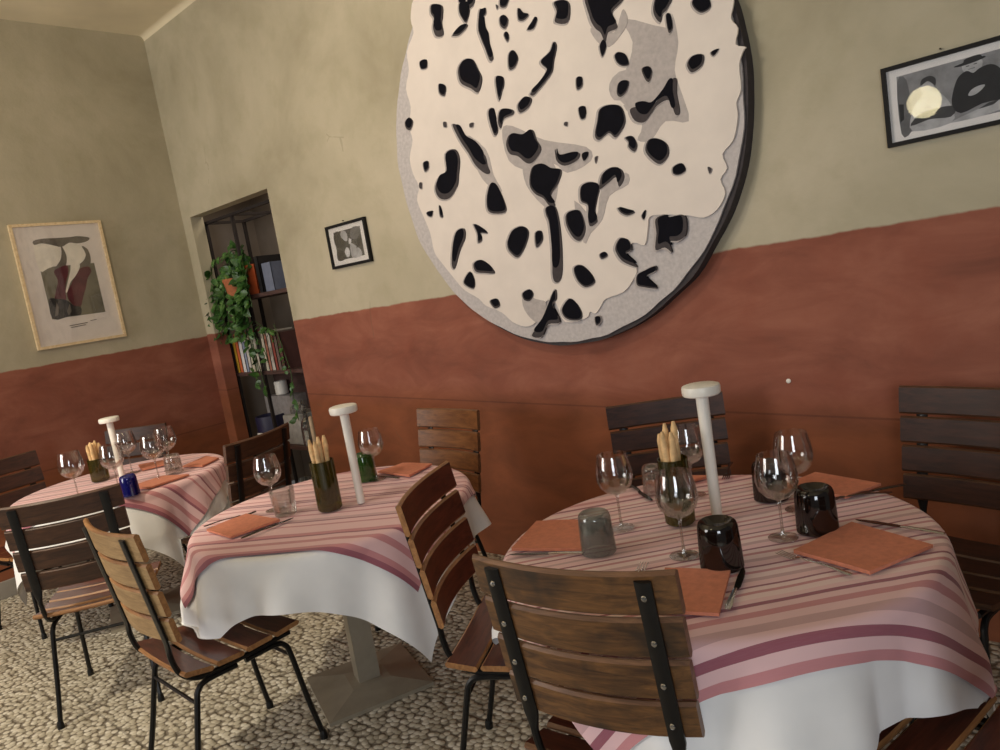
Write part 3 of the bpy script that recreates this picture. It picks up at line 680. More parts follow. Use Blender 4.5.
# ---- cloths
G_W, G_S = 'white tablecloths', 'striped top cloths'
def cloths(c, Rr, aw, as_, sw, ss, smat, seed, lw, ls, rest, shw=0.0, shs=0.0, shu=0.0, shuw=0.0):
    o = drape('white_tablecloth', M['linen'], c, Rr, sw, aw, .003, seed, rest=rest, shift=shw, shu=shuw)
    tag(o, lw, 'tablecloth', G_W)
    o = drape('striped_tablecloth', M[smat], c, Rr, ss, as_, .0085, seed, push=.007, rest=rest, shift=shs, shu=shu)
    tag(o, ls, 'tablecloth', G_S)
cloths(CR, RR, R(65), R(46), 1.44, 1.23, 'stripes', 1.3, 'long white cloth hanging to the bottom edge under the near striped cloth',
       'pink, rose and maroon striped cloth over the near round table at right', [seat_rest(0), seat_rest(4), seat_rest(1), seat_rest(2), seat_rest(3)], -.055, 0.0, .045, .055)
cloths(CM, RM, R(33), R(30), 1.38, 1.12, 'stripes_small', 2.2, 'white cloth with a scalloped hem on the middle table',
       'rose striped cloth with a maroon hem over the middle round table', [seat_rest(5), seat_rest(6)], 0.0, .068)
cloths(CL, RL, R(48), R(47), 1.40, 1.25, 'stripes_far', 4.1, 'white cloth hanging under the striped cloth of the far left table',
       'rose striped cloth over the far round table by the left wall', [seat_rest(7), seat_rest(8), seat_rest(9), seat_rest(10)], 0.0, .10)
TZ = TOP + .0135                      # what stands on a cloth
TZC = TZ

# ------------------------------------------------------------------ tableware
def lamp(x, y, label, k=1.0):
    t = thing('table_lamp', label, 'lamp', (x, y, TZ), 0, 'white stick table lamps')
    t.scale = (1, 1, k)
    mb = MB(); mb.lathe([(0, 0), (.0145, 0), (.0148, .004), (.0158, .2), (.0172, .328), (0, .328)], 24)
    mb.build('lamp_stem', M['lamp_white'], t)
    mb = MB(); mb.lathe([(0, .327), (.048, .327), (.051, .33), (.052, .336), (.052, .347), (.050, .352), (.044, .354), (0, .354)], 32)
    mb.build('lamp_head', M['lamp_white'], t)
lamp(-.989, 1.842, 'white stick lamp with a disc head on the near right table', 1.055)
lamp(-2.316, 1.614, 'white stick lamp with a disc head on the middle table', 1.06)
lamp(-4.356, 1.528, 'white stick lamp with a disc head on the far left table', .955)

WG = None
def wine_glass(x, y, label, k=1.0, rz=0):
    global WG
    if WG is None:
        t = thing('wine_glass', label, 'wine glass', (0, 0, 0))
        mb = MB(); mb.lathe([(0.0, 0.1), (0.0139, 0.1009), (0.0302, 0.1087), (0.0447, 0.1242), (0.0516, 0.1444), (0.0516, 0.1608), (0.0487, 0.1819), (0.0435, 0.2048), (0.0412, 0.2148), (0.0404, 0.215), (0.0426, 0.2048), (0.0476, 0.1819), (0.0502, 0.1608), (0.0502, 0.1453), (0.0435, 0.1261), (0.029, 0.111), (0.0128, 0.1037), (0.0, 0.103)], 32)
        mb.build('bowl', M['glass'], t, smooth=60)
        mb = MB(); mb.lathe([(0.0, .004), (.008, .0055), (.0045, .012), (.0034, .03), (.0034, .08), (.0048, .094), (.009, .1), (0, .1003)], 14)
        mb.build('stem', M['glass_stem'], t, smooth=60)
        mb = MB(); mb.lathe([(0, 0), (.036, 0), (.0365, .001), (.034, .0022), (.018, .0036), (0.006, .0055), (0, .0058)], 32)
        mb.build('foot', M['glass_stem'], t, smooth=60)
        WG = t
    else:
        t = copy_tree(WG)
    t.location = (x, y, TZ); t.scale = (k, k, k)
    t['label'] = label; t['group'] = 'wine glasses on the tables'
    return t
wine_glass(-1.20, 1.68, 'wine glass behind the clear grey tumbler on the near table')
wine_glass(-.941, 1.562, 'wine glass in front of the breadstick bottle on the near table')
wine_glass(-1.135, 1.985, 'wine glass behind the breadsticks on the near table')
wine_glass(-.764, 1.742, 'front one of the two wine glasses right of the near lamp')
wine_glass(-.800, 1.945, 'rear one of the two wine glasses right of the near lamp')
wine_glass(-2.648, 1.447, 'wine glass left of the breadsticks on the middle table')
wine_glass(-2.522, 1.858, 'wine glass behind the lamp on the middle table')
wine_glass(-4.09, 1.215, 'leftmost wine glass on the far left table, left of its breadsticks', 1.12)
wine_glass(-4.03, 1.385, 'wine glass directly left of the lamp on the far table', 1.1)
wine_glass(-4.40, 1.60, 'wine glass directly behind the lamp on the far table', 1.1)
wine_glass(-3.97, 1.565, 'lower one of the two wine glasses right of the far lamp', 1.1)
wine_glass(-4.14, 1.71, 'higher one of the two wine glasses right of the far lamp', 1.1)

def tumbler(x, y, label, mat, r=.046, h=.108, inverted=True, ribs=False, name='tumbler'):
    mb = MB()
    if inverted:                     # standing on its rim, thick rounded base on top
        prof = [(r, 0), (r * 1.0, .01), (r * .97, h * .55), (r * .93, h - .014), (r * .86, h - .004), (r * .76, h), (r * .66, h - .003), (r * .5, h - .012), (0, h - .015),
                (0, h - .027), (r * .72, h - .026), (r * .86, h - .03), (r * .92, h * .5), (r * .945, 0), (r, 0)]
    else:
        prof = [(0, .001), (r * .8, 0), (r * .86, .004), (r * .93, h * .5), (r, h), (r - .003, h), (r * .87, h * .5), (r * .78, .014), (0, .012)]
    mb.lathe(prof, 32)
    o = mb.build(name, mat, None, smooth=50)
    o.location = (x, y, TZ)
    return tag(o, label, 'tumbler', 'tumblers on the tables')
tumbler(-1.165, 1.515, 'grey clear glass tumbler beside the left napkin of the near table', M['glass_grey'])
tumbler(-.829, 1.537, 'dark brown upturned tumbler nearest the foreground chair, before the lamp', M['glass_brown'], .05, .112)
tumbler(-.705, 1.815, 'dark brown upturned tumbler above the right napkin of the near table', M['glass_brown'], .05, .112)
tumbler(-.905, 2.015, 'dark brown tumbler hidden behind the wine glasses of the near table', M['glass_brown'], .048, .108)
tumbler(-1.265, 1.975, 'small clear tumbler left of the breadsticks on the near table', M['glass_tumbler'], .035, .09)
tumbler(-2.535, 1.425, 'clear faceted tumbler on the napkin side of the middle table', M['glass_tumbler'], .047, .1, False)
tumbler(-2.575, 1.845, 'green glass tumbler behind the lamp on the middle table', M['glass_bright_green'], .044, .115)
tumbler(-4.02, 1.672, 'clear tumbler below the two wine glasses of the far table', M['glass_tumbler'], .045, .1)
tumbler(-3.80, 1.355, 'cobalt blue tumbler at the near edge of the far table', M['glass_blue'], .041, .098)

def bread_bottle(x, y, label, h, seed, sticks, r=.041, where=''):
    t = thing('bottle_vase', label, 'bottle', (x, y, TZ), 0, 'cut green bottles holding breadsticks')
    mb = MB(); mb.lathe([(0, .012), (r * .5, .008), (r * .85, 0), (r, .006), (r * 1.01, .03), (r, h), (r - .003, h), (r - .0035, .035), (r * .6, .022), (0, .028)], 32)
    mb.build('bottle_body', M['glass_green'], t, smooth=50)
    rnd = random.Random(seed)
    for i, (L, lab) in enumerate(sticks):
        a = 2 * math.pi * i / len(sticks) + rnd.random() * .4
        rr = r * .60 if i else .004
        p0 = Vector((x + rr * .75 * math.cos(a), y + rr * .75 * math.sin(a), TZ + .032))
        lean = rr * 1.05
        p1 = Vector((x + lean * math.cos(a), y + lean * math.sin(a), TZ + L))
        pts, rs = [], []
        n = 12
        for k in range(n + 1):
            q = k / n
            p = p0.lerp(p1, q) + Vector((rnd.uniform(-1, 1), rnd.uniform(-1, 1), 0)) * .0008
            pts.append(p)
            e = min(1, q * 9 + .45, (1 - q) * 11 + .45)
            rs.append((.0094 + rnd.uniform(-.001, .0012)) * e)
        mb = MB(); mb.tube(pts, rs, 8)
        o = mb.build('breadstick', M['grissini'], None, smooth=70)
        tag(o, lab, 'breadstick', 'breadsticks in the bottle of the %s table' % where)
def sticks(where, n, base, seed):
    rnd = random.Random(seed)
    return [(base + rnd.uniform(-.012, .035), 'breadstick standing in the cut green bottle of the %s table' % where) for _ in range(n)]
bread_bottle(-1.060, 1.764, 'olive green cut bottle full of breadsticks on the near table', .185, 3, sticks('near', 6, .255, 1), .041, 'near')
bread_bottle(-2.385, 1.523, 'olive green cut bottle full of breadsticks on the middle table', .188, 5, sticks('middle', 6, .245, 2), .045, 'middle')
bread_bottle(-4.45, 1.45, 'dark cut bottle of leaning breadsticks on the far table', .125, 8, sticks('far', 6, .215, 4), .046, 'far')

def napkin(quad, label, mat='napkin', c=None, Rmax=.56, dz=0.0):
    q = []
    for x, y in quad:
        if c is not None:
            d = math.hypot(x - c[0], y - c[1])
            if d > Rmax: x, y = c[0] + (x - c[0]) * Rmax / d, c[1] + (y - c[1]) * Rmax / d
        q.append(Vector((x, y, 0)))
    n = 8
    mb = MB()
    top, bot = [], []
    sd = q[0].x * 13
    for j in range(n + 1):
        for i in range(n + 1):
            a, b = i / n, j / n
            p = q[0].lerp(q[1], a).lerp(q[3].lerp(q[2], a), b)
            z = TZ + dz + .0075 + .0035 * max(0, noise.noise(Vector((p.x * 9, p.y * 9, sd)))) + .0012 * ((i in (0, n)) or (j in (0, n)))
            top.append((p.x, p.y, z)); bot.append((p.x, p.y, TZ + dz + .0012))
    N = n + 1
    quads = [(j * N + i, j * N + i + 1, (j + 1) * N + i + 1, (j + 1) * N + i) for j in range(n) for i in range(n)]
    K = N * N
    fs = quads + [tuple(K + v for v in reversed(f)) for f in quads]
    rim = [i for i in range(N)] + [j * N + n for j in range(1, N)] + [n * N + i for i in range(n - 1, -1, -1)] + [j * N for j in range(n - 1, 0, -1)]
    for a, b in zip(rim, rim[1:] + rim[:1]): fs.append((a, K + a, K + b, b))
    mb.add(top + bot, fs)
    o = mb.build('napkin', M[mat], None, smooth=40)
    return tag(o, label, 'napkin', 'terracotta paper napkins')
napkin([(-1.403, 1.435), (-1.475, 1.635), (-1.328, 1.683), (-1.20, 1.50)], 'terracotta napkin at the left place of the near table', c=CR, Rmax=.535)
napkin([(-.938, 1.463), (-.792, 1.503), (-.725, 1.305), (-.86, 1.265)], 'terracotta napkin behind the foreground chair back on the near table', c=CR)
napkin([(-.705, 1.655), (-.640, 1.868), (-.440, 1.778), (-.52, 1.595)], 'terracotta napkin at the right place of the near table, squarest in view', c=CR)
napkin([(-.905, 2.11), (-.86, 2.245), (-.653, 2.180), (-.710, 2.05)], 'terracotta napkin by the wall side at the back right of the near table', c=CR)
napkin([(-1.365, 2.07), (-1.278, 2.17), (-1.16, 2.155), (-1.25, 2.00)], 'terracotta napkin behind the breadstick bottle of the near table', c=CR, Rmax=.53)
napkin([(-2.70, 1.190), (-2.715, 1.361), (-2.475, 1.362), (-2.50, 1.179)], 'terracotta napkin at the front of the middle table', c=CM, Rmax=.50)
napkin([(-2.609, 1.93), (-2.59, 2.06), (-2.42, 2.08), (-2.38, 1.915)], 'terracotta napkin at the wall side of the middle table', c=CM, Rmax=.51)
napkin([(-4.20, 1.03), (-4.19, 1.20), (-3.93, 1.22), (-3.95, 1.06)], 'terracotta napkin behind the dark chair back on the far table', 'napkin_dark', c=CL, Rmax=.51)
napkin([(-3.98, 1.40), (-4.00, 1.60), (-3.80, 1.66), (-3.80, 1.44)], 'terracotta napkin at the right edge of the far table', 'napkin_dark', c=CL, Rmax=.51)
napkin([(-4.56, 1.70), (-4.44, 1.85), (-4.30, 1.80), (-4.36, 1.64)], 'terracotta napkin behind the lamp of the far table', 'napkin_dark', c=CL, Rmax=.51)
napkin([(-4.10, 1.75), (-4.20, 1.94), (-4.02, 1.93), (-3.94, 1.79)], 'terracotta napkin at the back right of the far table', 'napkin_dark', c=CL, Rmax=.51)

def fork(tip, end, label, mat='steel', dz=0.0):
    tip, end = Vector((tip[0], tip[1], 0)), Vector((end[0], end[1], 0))
    L = .195
    ang = math.atan2((end - tip).y, (end - tip).x)
    t = thing('fork', label, 'fork', (tip.x, tip.y, TZ + .002 + dz), ang, 'forks on the tables')
    mb = MB()
    pts = [(.062, 0, .006), (.08, 0, .005), (.11, 0, .007), (.15, 0, .006), (.185, 0, .003), (L, 0, .003)]
    mb.tube(pts, [(.0028, .0015), (.003, .0016), (.0034, .0017), (.0055, .0016), (.0085, .0015), (.0055, .0013)], 8, up=(0, 1, 0))
    mb.build('handle', M[mat], t, smooth=60)
    mb = MB()
    mb.tube([(.045, 0, .0015), (.052, 0, .002), (.060, 0, .0045), (.066, 0, .006)], [(.0118, .001), (.0112, .0011), (.006, .0013), (.003, .0014)], 8, up=(0, 1, 0))
    for k in range(4):
        y = (k - 1.5) * .0064
        mb.tube([(0, y, .005), (.02, y, .0025), (.046, y, .0015)], [(.0009, .0008), (.0017, .001), (.0021, .001)], 6, up=(0, 1, 0))
    mb.build('tines', M[mat], t, smooth=60)
def knife(tip, end, label, mat='steel', dz=0.0, L=.21):
    tip, end = Vector((tip[0], tip[1], 0)), Vector((end[0], end[1], 0))
    ang = math.atan2((end - tip).y, (end - tip).x)
    t = thing('knife', label, 'knife', (tip.x, tip.y, TZ + .002 + dz), ang, 'knives on the tables')
    mb = MB()
    up = [(0, .001), (.02, .007), (.05, .0095), (.10, .0095), (.115, .006)]
    poly = [(x, y) for x, y in up] + [(.115, -.004), (.05, -.006), (.01, -.004)]
    mb.prism(poly, .0015, .0032)
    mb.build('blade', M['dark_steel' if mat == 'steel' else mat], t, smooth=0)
    mb = MB(); mb.tube([(.112, 0, .0035), (.125, 0, .004), (.16, 0, .004), (.195, 0, .0035), (L, 0, .003)], [(.004, .002), (.0055, .003), (.0065, .0032), (.0085, .003), (.006, .002)], 8, up=(0, 1, 0))
    mb.build('handle', M[mat], t, smooth=60)
knife((-1.385, 1.405), (-1.15, 1.500), 'knife along the front edge of the left napkin on the near table')
fork((-1.005, 1.480), (-.945, 1.28), 'fork whose tines rise above the foreground chair back')
knife((-.775, 1.535), (-.715, 1.315), 'knife right of the napkin behind the foreground chair')
fork((-.735, 1.640), (-.55, 1.575), 'fork along the near edge of the right napkin on the near table')
knife((-.640, 1.895), (-.445, 1.860), 'knife beyond the right napkin on the near table')
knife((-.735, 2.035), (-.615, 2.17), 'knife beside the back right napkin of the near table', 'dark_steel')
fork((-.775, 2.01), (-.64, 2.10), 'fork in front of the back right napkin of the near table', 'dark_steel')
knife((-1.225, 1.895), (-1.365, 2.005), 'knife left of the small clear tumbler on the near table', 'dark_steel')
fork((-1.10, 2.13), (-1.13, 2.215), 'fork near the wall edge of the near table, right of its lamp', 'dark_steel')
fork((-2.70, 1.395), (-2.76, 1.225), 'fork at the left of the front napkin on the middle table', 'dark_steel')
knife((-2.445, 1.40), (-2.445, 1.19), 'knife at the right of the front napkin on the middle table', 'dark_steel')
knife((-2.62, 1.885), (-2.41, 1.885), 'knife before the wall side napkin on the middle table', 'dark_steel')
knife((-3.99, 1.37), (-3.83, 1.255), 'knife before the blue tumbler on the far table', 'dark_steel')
# ------------------------------------------------------------------ wall art
AC = Vector((-2.11, YB, 2.11))
O0 = Vector((.024, -.021)); AR = .945
def art():
    t = thing('wall_art_disc', 'huge round cream and grey wall piece with black cut-out blotches', 'wall art', (AC.x, AC.y, AC.z))
    Mx = Matrix(((1, 0, 0), (0, 0, -1), (0, 1, 0))).to_4x4()      # xy -> wall plane, z -> out of the wall
    def ring(r, amp, fr, n=140, sd=0.0):
        return [((O0.x + (r + amp * noise.noise(Vector((math.cos(2 * math.pi * k / n) * fr, math.sin(2 * math.pi * k / n) * fr, sd)))) * math.cos(2 * math.pi * k / n)),
                 (O0.y + (r + amp * noise.noise(Vector((math.cos(2 * math.pi * k / n) * fr, math.sin(2 * math.pi * k / n) * fr, sd)))) * math.sin(2 * math.pi * k / n))) for k in range(n)]
    mb = MB(); mb.prism([(p[0] + .014, p[1] - .006) for p in ring(AR - .002, .012, 5, sd=3.3)], .0, .056, M=Mx); mb.build('backing', M['art_dark'], t, smooth=0)
    mb = MB(); mb.prism(ring(AR - .008, .012, 7, sd=1.1), .056, .066, M=Mx); mb.build('grey_layer', M['art_grey'], t, smooth=0)
    w = list(ART_WHITE)
    a0 = math.atan2(w[-1][1] - O0.y, w[-1][0] - O0.x); a1 = math.atan2(w[0][1] - O0.y, w[0][0] - O0.x)
    if a1 < a0: a1 += 2 * math.pi
    n = 26
    for k in range(1, n):
        a = a0 + (a1 - a0) * k / n
        r = .885 + .03 * noise.noise(Vector((a * 4, 0, 2)))
        w.append((O0.x + r * math.cos(a), O0.y + r * math.sin(a)))
    mb = MB(); mb.prism(smooth_poly(w, 3), .066, .074, M=Mx); mb.build('cream_layer', M['art_white'], t, smooth=0)
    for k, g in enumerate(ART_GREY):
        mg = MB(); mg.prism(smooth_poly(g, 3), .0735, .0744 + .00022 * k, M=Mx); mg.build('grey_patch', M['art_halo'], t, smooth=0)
    rnd = random.Random(11)
    blobs = [list(b) for b in ART_BLOBS]
    for k in range(26):                 # the part above the photo's edge
        a = rnd.uniform(R(58), R(122)); r = rnd.uniform(.60, .84)
        cx, cy = O0.x + r * math.cos(a), O0.y + r * math.sin(a)
        if cy < .54: continue
        s = rnd.uniform(.015, .05)
        blobs.append([(cx + s * rnd.uniform(.5, 1.1) * math.cos(q), cy + s * rnd.uniform(.7, 1.6) * math.sin(q)) for q in [i * math.pi / 4 for i in range(8)]])
    for i, b in enumerate(blobs):
        ar = sum(b[k][0] * b[(k + 1) % len(b)][1] - b[(k + 1) % len(b)][0] * b[k][1] for k in range(len(b)))
        if ar < 0: b = list(reversed(b))
        cx = sum(p[0] for p in b) / len(b); cy = sum(p[1] for p in b) / len(b)
        ext = max(max(p[0] for p in b) - min(p[0] for p in b), max(p[1] for p in b) - min(p[1] for p in b))
        def grow(b, o, dx=0, dy=0):
            out = []
            for k in range(len(b)):
                p, q, r_ = Vector(b[k - 1]), Vector(b[k]), Vector(b[(k + 1) % len(b)])
                e1 = (q - p).normalized(); e2 = (r_ - q).normalized(); e = e1 + e2
                nr = Vector((e.y, -e.x))
                nr = nr.normalized() if nr.length > .3 else Vector((0, 0))
                out.append((q.x + nr.x * o + dx, q.y + nr.y * o + dy))
            return out
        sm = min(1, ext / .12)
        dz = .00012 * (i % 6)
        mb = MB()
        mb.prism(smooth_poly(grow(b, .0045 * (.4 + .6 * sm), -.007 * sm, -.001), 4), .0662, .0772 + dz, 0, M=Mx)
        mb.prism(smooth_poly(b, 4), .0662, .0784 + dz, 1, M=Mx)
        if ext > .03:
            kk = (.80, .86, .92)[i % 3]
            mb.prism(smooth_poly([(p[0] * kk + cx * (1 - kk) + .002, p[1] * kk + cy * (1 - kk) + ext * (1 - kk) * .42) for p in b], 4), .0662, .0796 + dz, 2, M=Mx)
        mb.build('cut_out', [M['art_halo'], M['art_dark'], M['art_black']], t, smooth=0)
art()

# ------------------------------------------------------------------ pictures
def picture(name, label, origin, ux, W, H, fw, depth, frame_mat, mat_mat, inner, polys, nail=False, tilt=0.0):
    """origin = lower left corner on the wall, ux = unit vector along the width; out of the wall = ux x up"""
    t = thing(name, label, 'picture', origin)
    ux = Vector(ux); uz = Vector((0, 0, 1)); out = ux.cross(uz)
    Mx = Matrix((ux, uz, out)).transposed().to_4x4()
    mb = MB()
    for poly in ([(0, 0), (W, 0), (W - fw, fw), (fw, fw)], [(W, 0), (W, H), (W - fw, H - fw), (W - fw, fw)], [(W, H), (0, H), (fw, H - fw), (W - fw, H - fw)], [(0, H), (0, 0), (fw, fw), (fw, H - fw)]):
        mb.prism(poly, .002, depth, M=Mx)
    mb.build('frame', frame_mat, t, smooth=0)
    mb = MB(); mb.prism([(fw * .8, fw * .8), (W - fw * .8, fw * .8), (W - fw * .8, H - fw * .8), (fw * .8, H - fw * .8)], .003, depth * .45, M=Mx)
    mb.build('mount', mat_mat, t, smooth=0)
    mats = []; mb = MB()
    x0, y0, x1, y1 = inner
    for k, (pl, m) in enumerate(polys):
        if m not in mats: mats.append(m)
        P = [(x0 + (x1 - x0) * a, y0 + (y1 - y0) * b) for a, b in pl]
        if len(P) > 4: P = smooth_poly(P, 3)
        mb.prism(P, depth * .45 + .0002, depth * .45 + .0006 + .00012 * k, mats.index(m), M=Mx)
    mb.build('print', mats, t, smooth=0)
    mb = MB(); mb.prism([(fw, fw), (W - fw, fw), (W - fw, H - fw), (fw, H - fw)], depth * .78, depth * .82, M=Mx)
    mb.build('glass_pane', M['glass_pane'], t, smooth=0)
    if nail:
        mb = MB(); mb.tube([Vector(origin) + ux * nail + uz * (H + .012) + out * q for q in (0, .012)], .003, 6)
        o = mb.build('nail', M['dark_steel'], t)
        o.matrix_parent_inverse = Matrix.Translation(Vector(origin)).inverted()
    return t
FULL = [(0, 0), (1, 0), (1, 1), (0, 1)]
g30, g60, g100, g140, g180, g210 = grey(34), grey(62), grey(104), grey(142), grey(182), grey(212)
# black framed photograph at the right
picture('framed_photograph', 'black-framed black and white photo of two standing figures at upper right', (-.714, YB, 1.703), (1, 0, 0), .375, .251, .013, .022,
        M['black_frame'], M['mat_white'], (.042, .036, .325, .215),
        [(FULL, g140), ([(0, 0), (.1, 0), (.12, .3), (.1, .9), (0, .9)], g100), ([(.0, .2), (.04, .24), (.05, .5), (.0, .52)], g30),
         ([(.12, 0), (.5, 0), (.52, .25), (.44, .5), (.32, .62), (.2, .52), (.12, .3)], g180),
         ([(.24, .62), (.3, .58), (.36, .66), (.35, .76), (.29, .80), (.23, .74)], g180),
         ([(.235, .74), (.25, .84), (.33, .87), (.385, .80), (.375, .68), (.345, .74), (.30, .79)], g60),
         ([(.1, .1), (.3, .14), (.5, .1), (.56, .25), (.42, .3), (.2, .26)], g60),
         ([(.64, .86), (.66, .78), (.72, .72), (.80, .74), (.83, .84), (.82, .92), (.74, .95), (.66, .93)], g180),
         ([(.52, .3), (.55, .55), (.60, .72), (.68, .79), (.74, .73), (.80, .78), (.90, .80), (.98, .70), (1, .5), (1, .22), (.8, .2), (.6, .12)], g30),
         ([(.57, .90), (.63, .885), (.76, .90), (.86, .93), (.85, .955), (.83, .96), (.81, 1.0), (.73, 1.0), (.665, .975), (.655, .935), (.58, .915)], g30),
         ([(.68, .855), (.71, .855), (.71, .868), (.68, .868)], g60), ([(.75, .86), (.78, .862), (.78, .875), (.75, .873)], g60), ([(.70, .80), (.76, .805), (.76, .815), (.70, .81)], g100),
         ([(.68, .38), (.74, .37), (.8, .42), (.84, .49), (.78, .50), (.71, .46)], g180),
         ([(.5, .0), (.7, .1), (1, .2), (1, .06), (.8, .0)], g180), ([(.76, .12), (.9, .14), (.96, .2), (.86, .19)], g60)], nail=.17)
# small picture between doorway and disc
picture('framed_photograph', 'small black-framed picture between the doorway and the round wall piece', (-3.822, YB, 1.697), (1, 0, 0), .379, .255, .016, .022,
        M['black_frame'], M['mat_white'], (.062, .045, .318, .212),
        [(FULL, g60), ([(0, .5), (.3, .45), (.4, .8), (.2, 1), (0, .95)], g30), ([(.3, .98), (.25, .8), (.42, .6), (.5, .75), (.45, .95)], g180),
         ([(.36, .05), (.3, .25), (.4, .4), (.48, .3), (.46, .1)], g210), ([(.56, 0), (.52, .3), (.58, .5), (.7, .42), (.9, .2), (.88, 0)], g180),
         ([(.5, .5), (.58, .45), (.62, .62), (.54, .7)], g210), ([(.6, .7), (.8, .6), (1, .8), (.95, 1), (.7, 1)], g100), ([(.75, .3), (.95, .35), (1, .6), (.85, .58)], g30), ([(0, .0), (.25, .0), (.3, .2), (.15, .35), (0, .3)], g30)], nail=.17)
# large picture on the left wall (width runs along +y)
mar = plain('maroon ink', srgb(96, 38, 44), .7, .1, 20); olive = plain('grey olive wash', srgb(122, 116, 96), .7, .08, 12); ink = plain('dark ink', srgb(50, 46, 42), .7, .15, 30); pale = plain('pale wash', srgb(240, 232, 216), .7, .05, 20); brn = plain('brown grey wash', srgb(112, 104, 92), .7, .1, 25)
pic = picture('framed_print', 'large pale wood framed print in maroon and grey on the left wall', (XL, 1.63, 1.505), (0, 1, 0), .57, .822, .018, .03,
        M['gold_frame'], M['mat_cream'], (.127, .19, .47, .711),
        [([(0, 0), (1, 0), (1, .66), (0, .66)], olive),
         ([(-0.012, 0.963), (0.172, 0.979), (0.375, 0.943), (0.427, 0.851), (0.402, 0.751), (0.308, 0.681), (0.135, 0.641), (-0.013, 0.626)], pale),
         ([(0.503, 0.898), (0.695, 0.939), (0.836, 0.879), (0.874, 0.787), (0.818, 0.713), (0.689, 0.644), (0.536, 0.667), (0.511, 0.757)], pale),
         ([(-0.0, 1.0), (0.185, 1.021), (0.399, 1.018), (0.649, 1.018), (0.811, 1.023), (1.0, 1.0), (1.008, 0.968), (0.909, 0.94), (0.763, 0.93), (0.626, 0.947), (0.468, 0.9), (0.3, 0.934), (0.131, 0.963), (0.002, 0.95)], brn),
         ([(0.458, 0.926), (0.495, 0.873), (0.519, 0.77), (0.469, 0.658), (0.38, 0.626), (0.271, 0.62), (0.224, 0.585), (0.29, 0.657), (0.398, 0.739), (0.448, 0.837)], brn),
         ([(0.84, 0.892), (0.933, 0.848), (0.957, 0.756), (0.936, 0.667), (0.86, 0.62), (0.736, 0.623), (0.689, 0.644), (0.816, 0.705), (0.881, 0.786)], brn),
         ([(0.228, 0.598), (0.388, 0.651), (0.497, 0.656), (0.486, 0.568), (0.401, 0.447), (0.347, 0.324), (0.329, 0.224), (0.21, 0.208), (0.135, 0.252), (0.194, 0.361), (0.262, 0.482)], mar),
         ([(0.712, 0.604), (0.877, 0.619), (0.909, 0.552), (0.811, 0.468), (0.736, 0.345), (0.643, 0.224), (0.551, 0.104), (0.438, 0.139), (0.368, 0.234), (0.382, 0.321), (0.49, 0.415), (0.6, 0.535)], mar),
         ([(0.575, 0.677), (0.715, 0.668), (0.701, 0.605), (0.592, 0.509), (0.481, 0.441), (0.382, 0.321), (0.358, 0.336), (0.462, 0.493), (0.529, 0.59)], pale),
         ([(0.026, 0.248), (0.159, 0.25), (0.328, 0.219), (0.438, 0.139), (0.562, 0.103), (0.519, 0.005), (0.324, 0.009), (0.017, -0.002)], ink),
         ([(0.147, 0.213), (0.169, 0.136), (0.12, 0.04), (0.064, 0.032)], brn),
         ([(0.376, 0.169), (0.379, 0.068), (0.309, 0.018), (0.292, 0.075)], brn),
         ([(.28, -.12), (.62, -.11), (.62, -.10), (.28, -.11)], brn), ([(.3, -.145), (.58, -.135), (.58, -.125), (.3, -.135)], brn), ([(.68, -.09), (.8, -.085), (.8, -.078), (.68, -.083)], brn)])

# small nail heads and a screw left in the plaster
for (x, z, lab) in ((-1.135, .93, 'white nail head in the terracotta wall above the wine glasses'),):
    mb = MB(); mb.lathe([(0, 0), (.009, 0), (.009, .003), (.004, .006), (0, .006)], 10)
    o = mb.build('wall_nail', M['lamp_white']); o.location = (x, YB, z); o.rotation_euler = (R(90), 0, 0)
    tag(o, lab, 'nail')

# ------------------------------------------------------------------ shelving in the doorway
SY0, SY1 = 2.955, 3.30
BEFORE = set(col.objects)
sh_metal = plain('dark bronze metal', srgb(38, 30, 27), .85)
sh_wood = wood('dark shelf board', srgb(66, 46, 42), srgb(96, 70, 64), .6)
t = thing('shelf_unit', 'dark open metal shelf unit standing inside the doorway', 'shelf', (-5.0, SY0, 0))
SX = [(-.455, 2.26), (-.055, 2.26), (.56, 2.26)]
for x, h in SX:
    for yy in ((.012, SY1 - SY0 - .012) if x != -.055 else (.012,)):
        mb = MB(); mb.box((x, yy, h / 2), (.022, .022, h)); mb.build('post', sh_metal, t, smooth=0)
mb = MB()
for yy in (.012, SY1 - SY0 - .012):
    mb.box(((SX[0][0] + SX[2][0]) / 2, yy, 2.25), (1.0, .02, .02))
for x, h in SX: mb.box((x, (SY1 - SY0) / 2, 2.25), (.02, SY1 - SY0, .02))
mb.build('top_rail', sh_metal, t, smooth=0)
SHELF = {'high': (1.655, -.055, .57), 'books': (1.085, -.47, .57), 'low': (.515, -.47, .57), 'mid': (1.655, -.47, -.06)}
for k, (z, a, b) in SHELF.items():
    mb = MB(); mb.box(((a + b) / 2, (SY1 - SY0) / 2, z - .014), (b - a, SY1 - SY0 - .004, .028)); mb.build('shelf_board', sh_wood, t, smooth=0)
mb = MB(); mb.box((-.25, SY1 - SY0 - .02, .82), (.40, .02, .52)); mb.box((.24, SY1 - SY0 - .02, .8), (.58, .02, .54)); mb.build('back_panel', sh_wood, t, smooth=0)

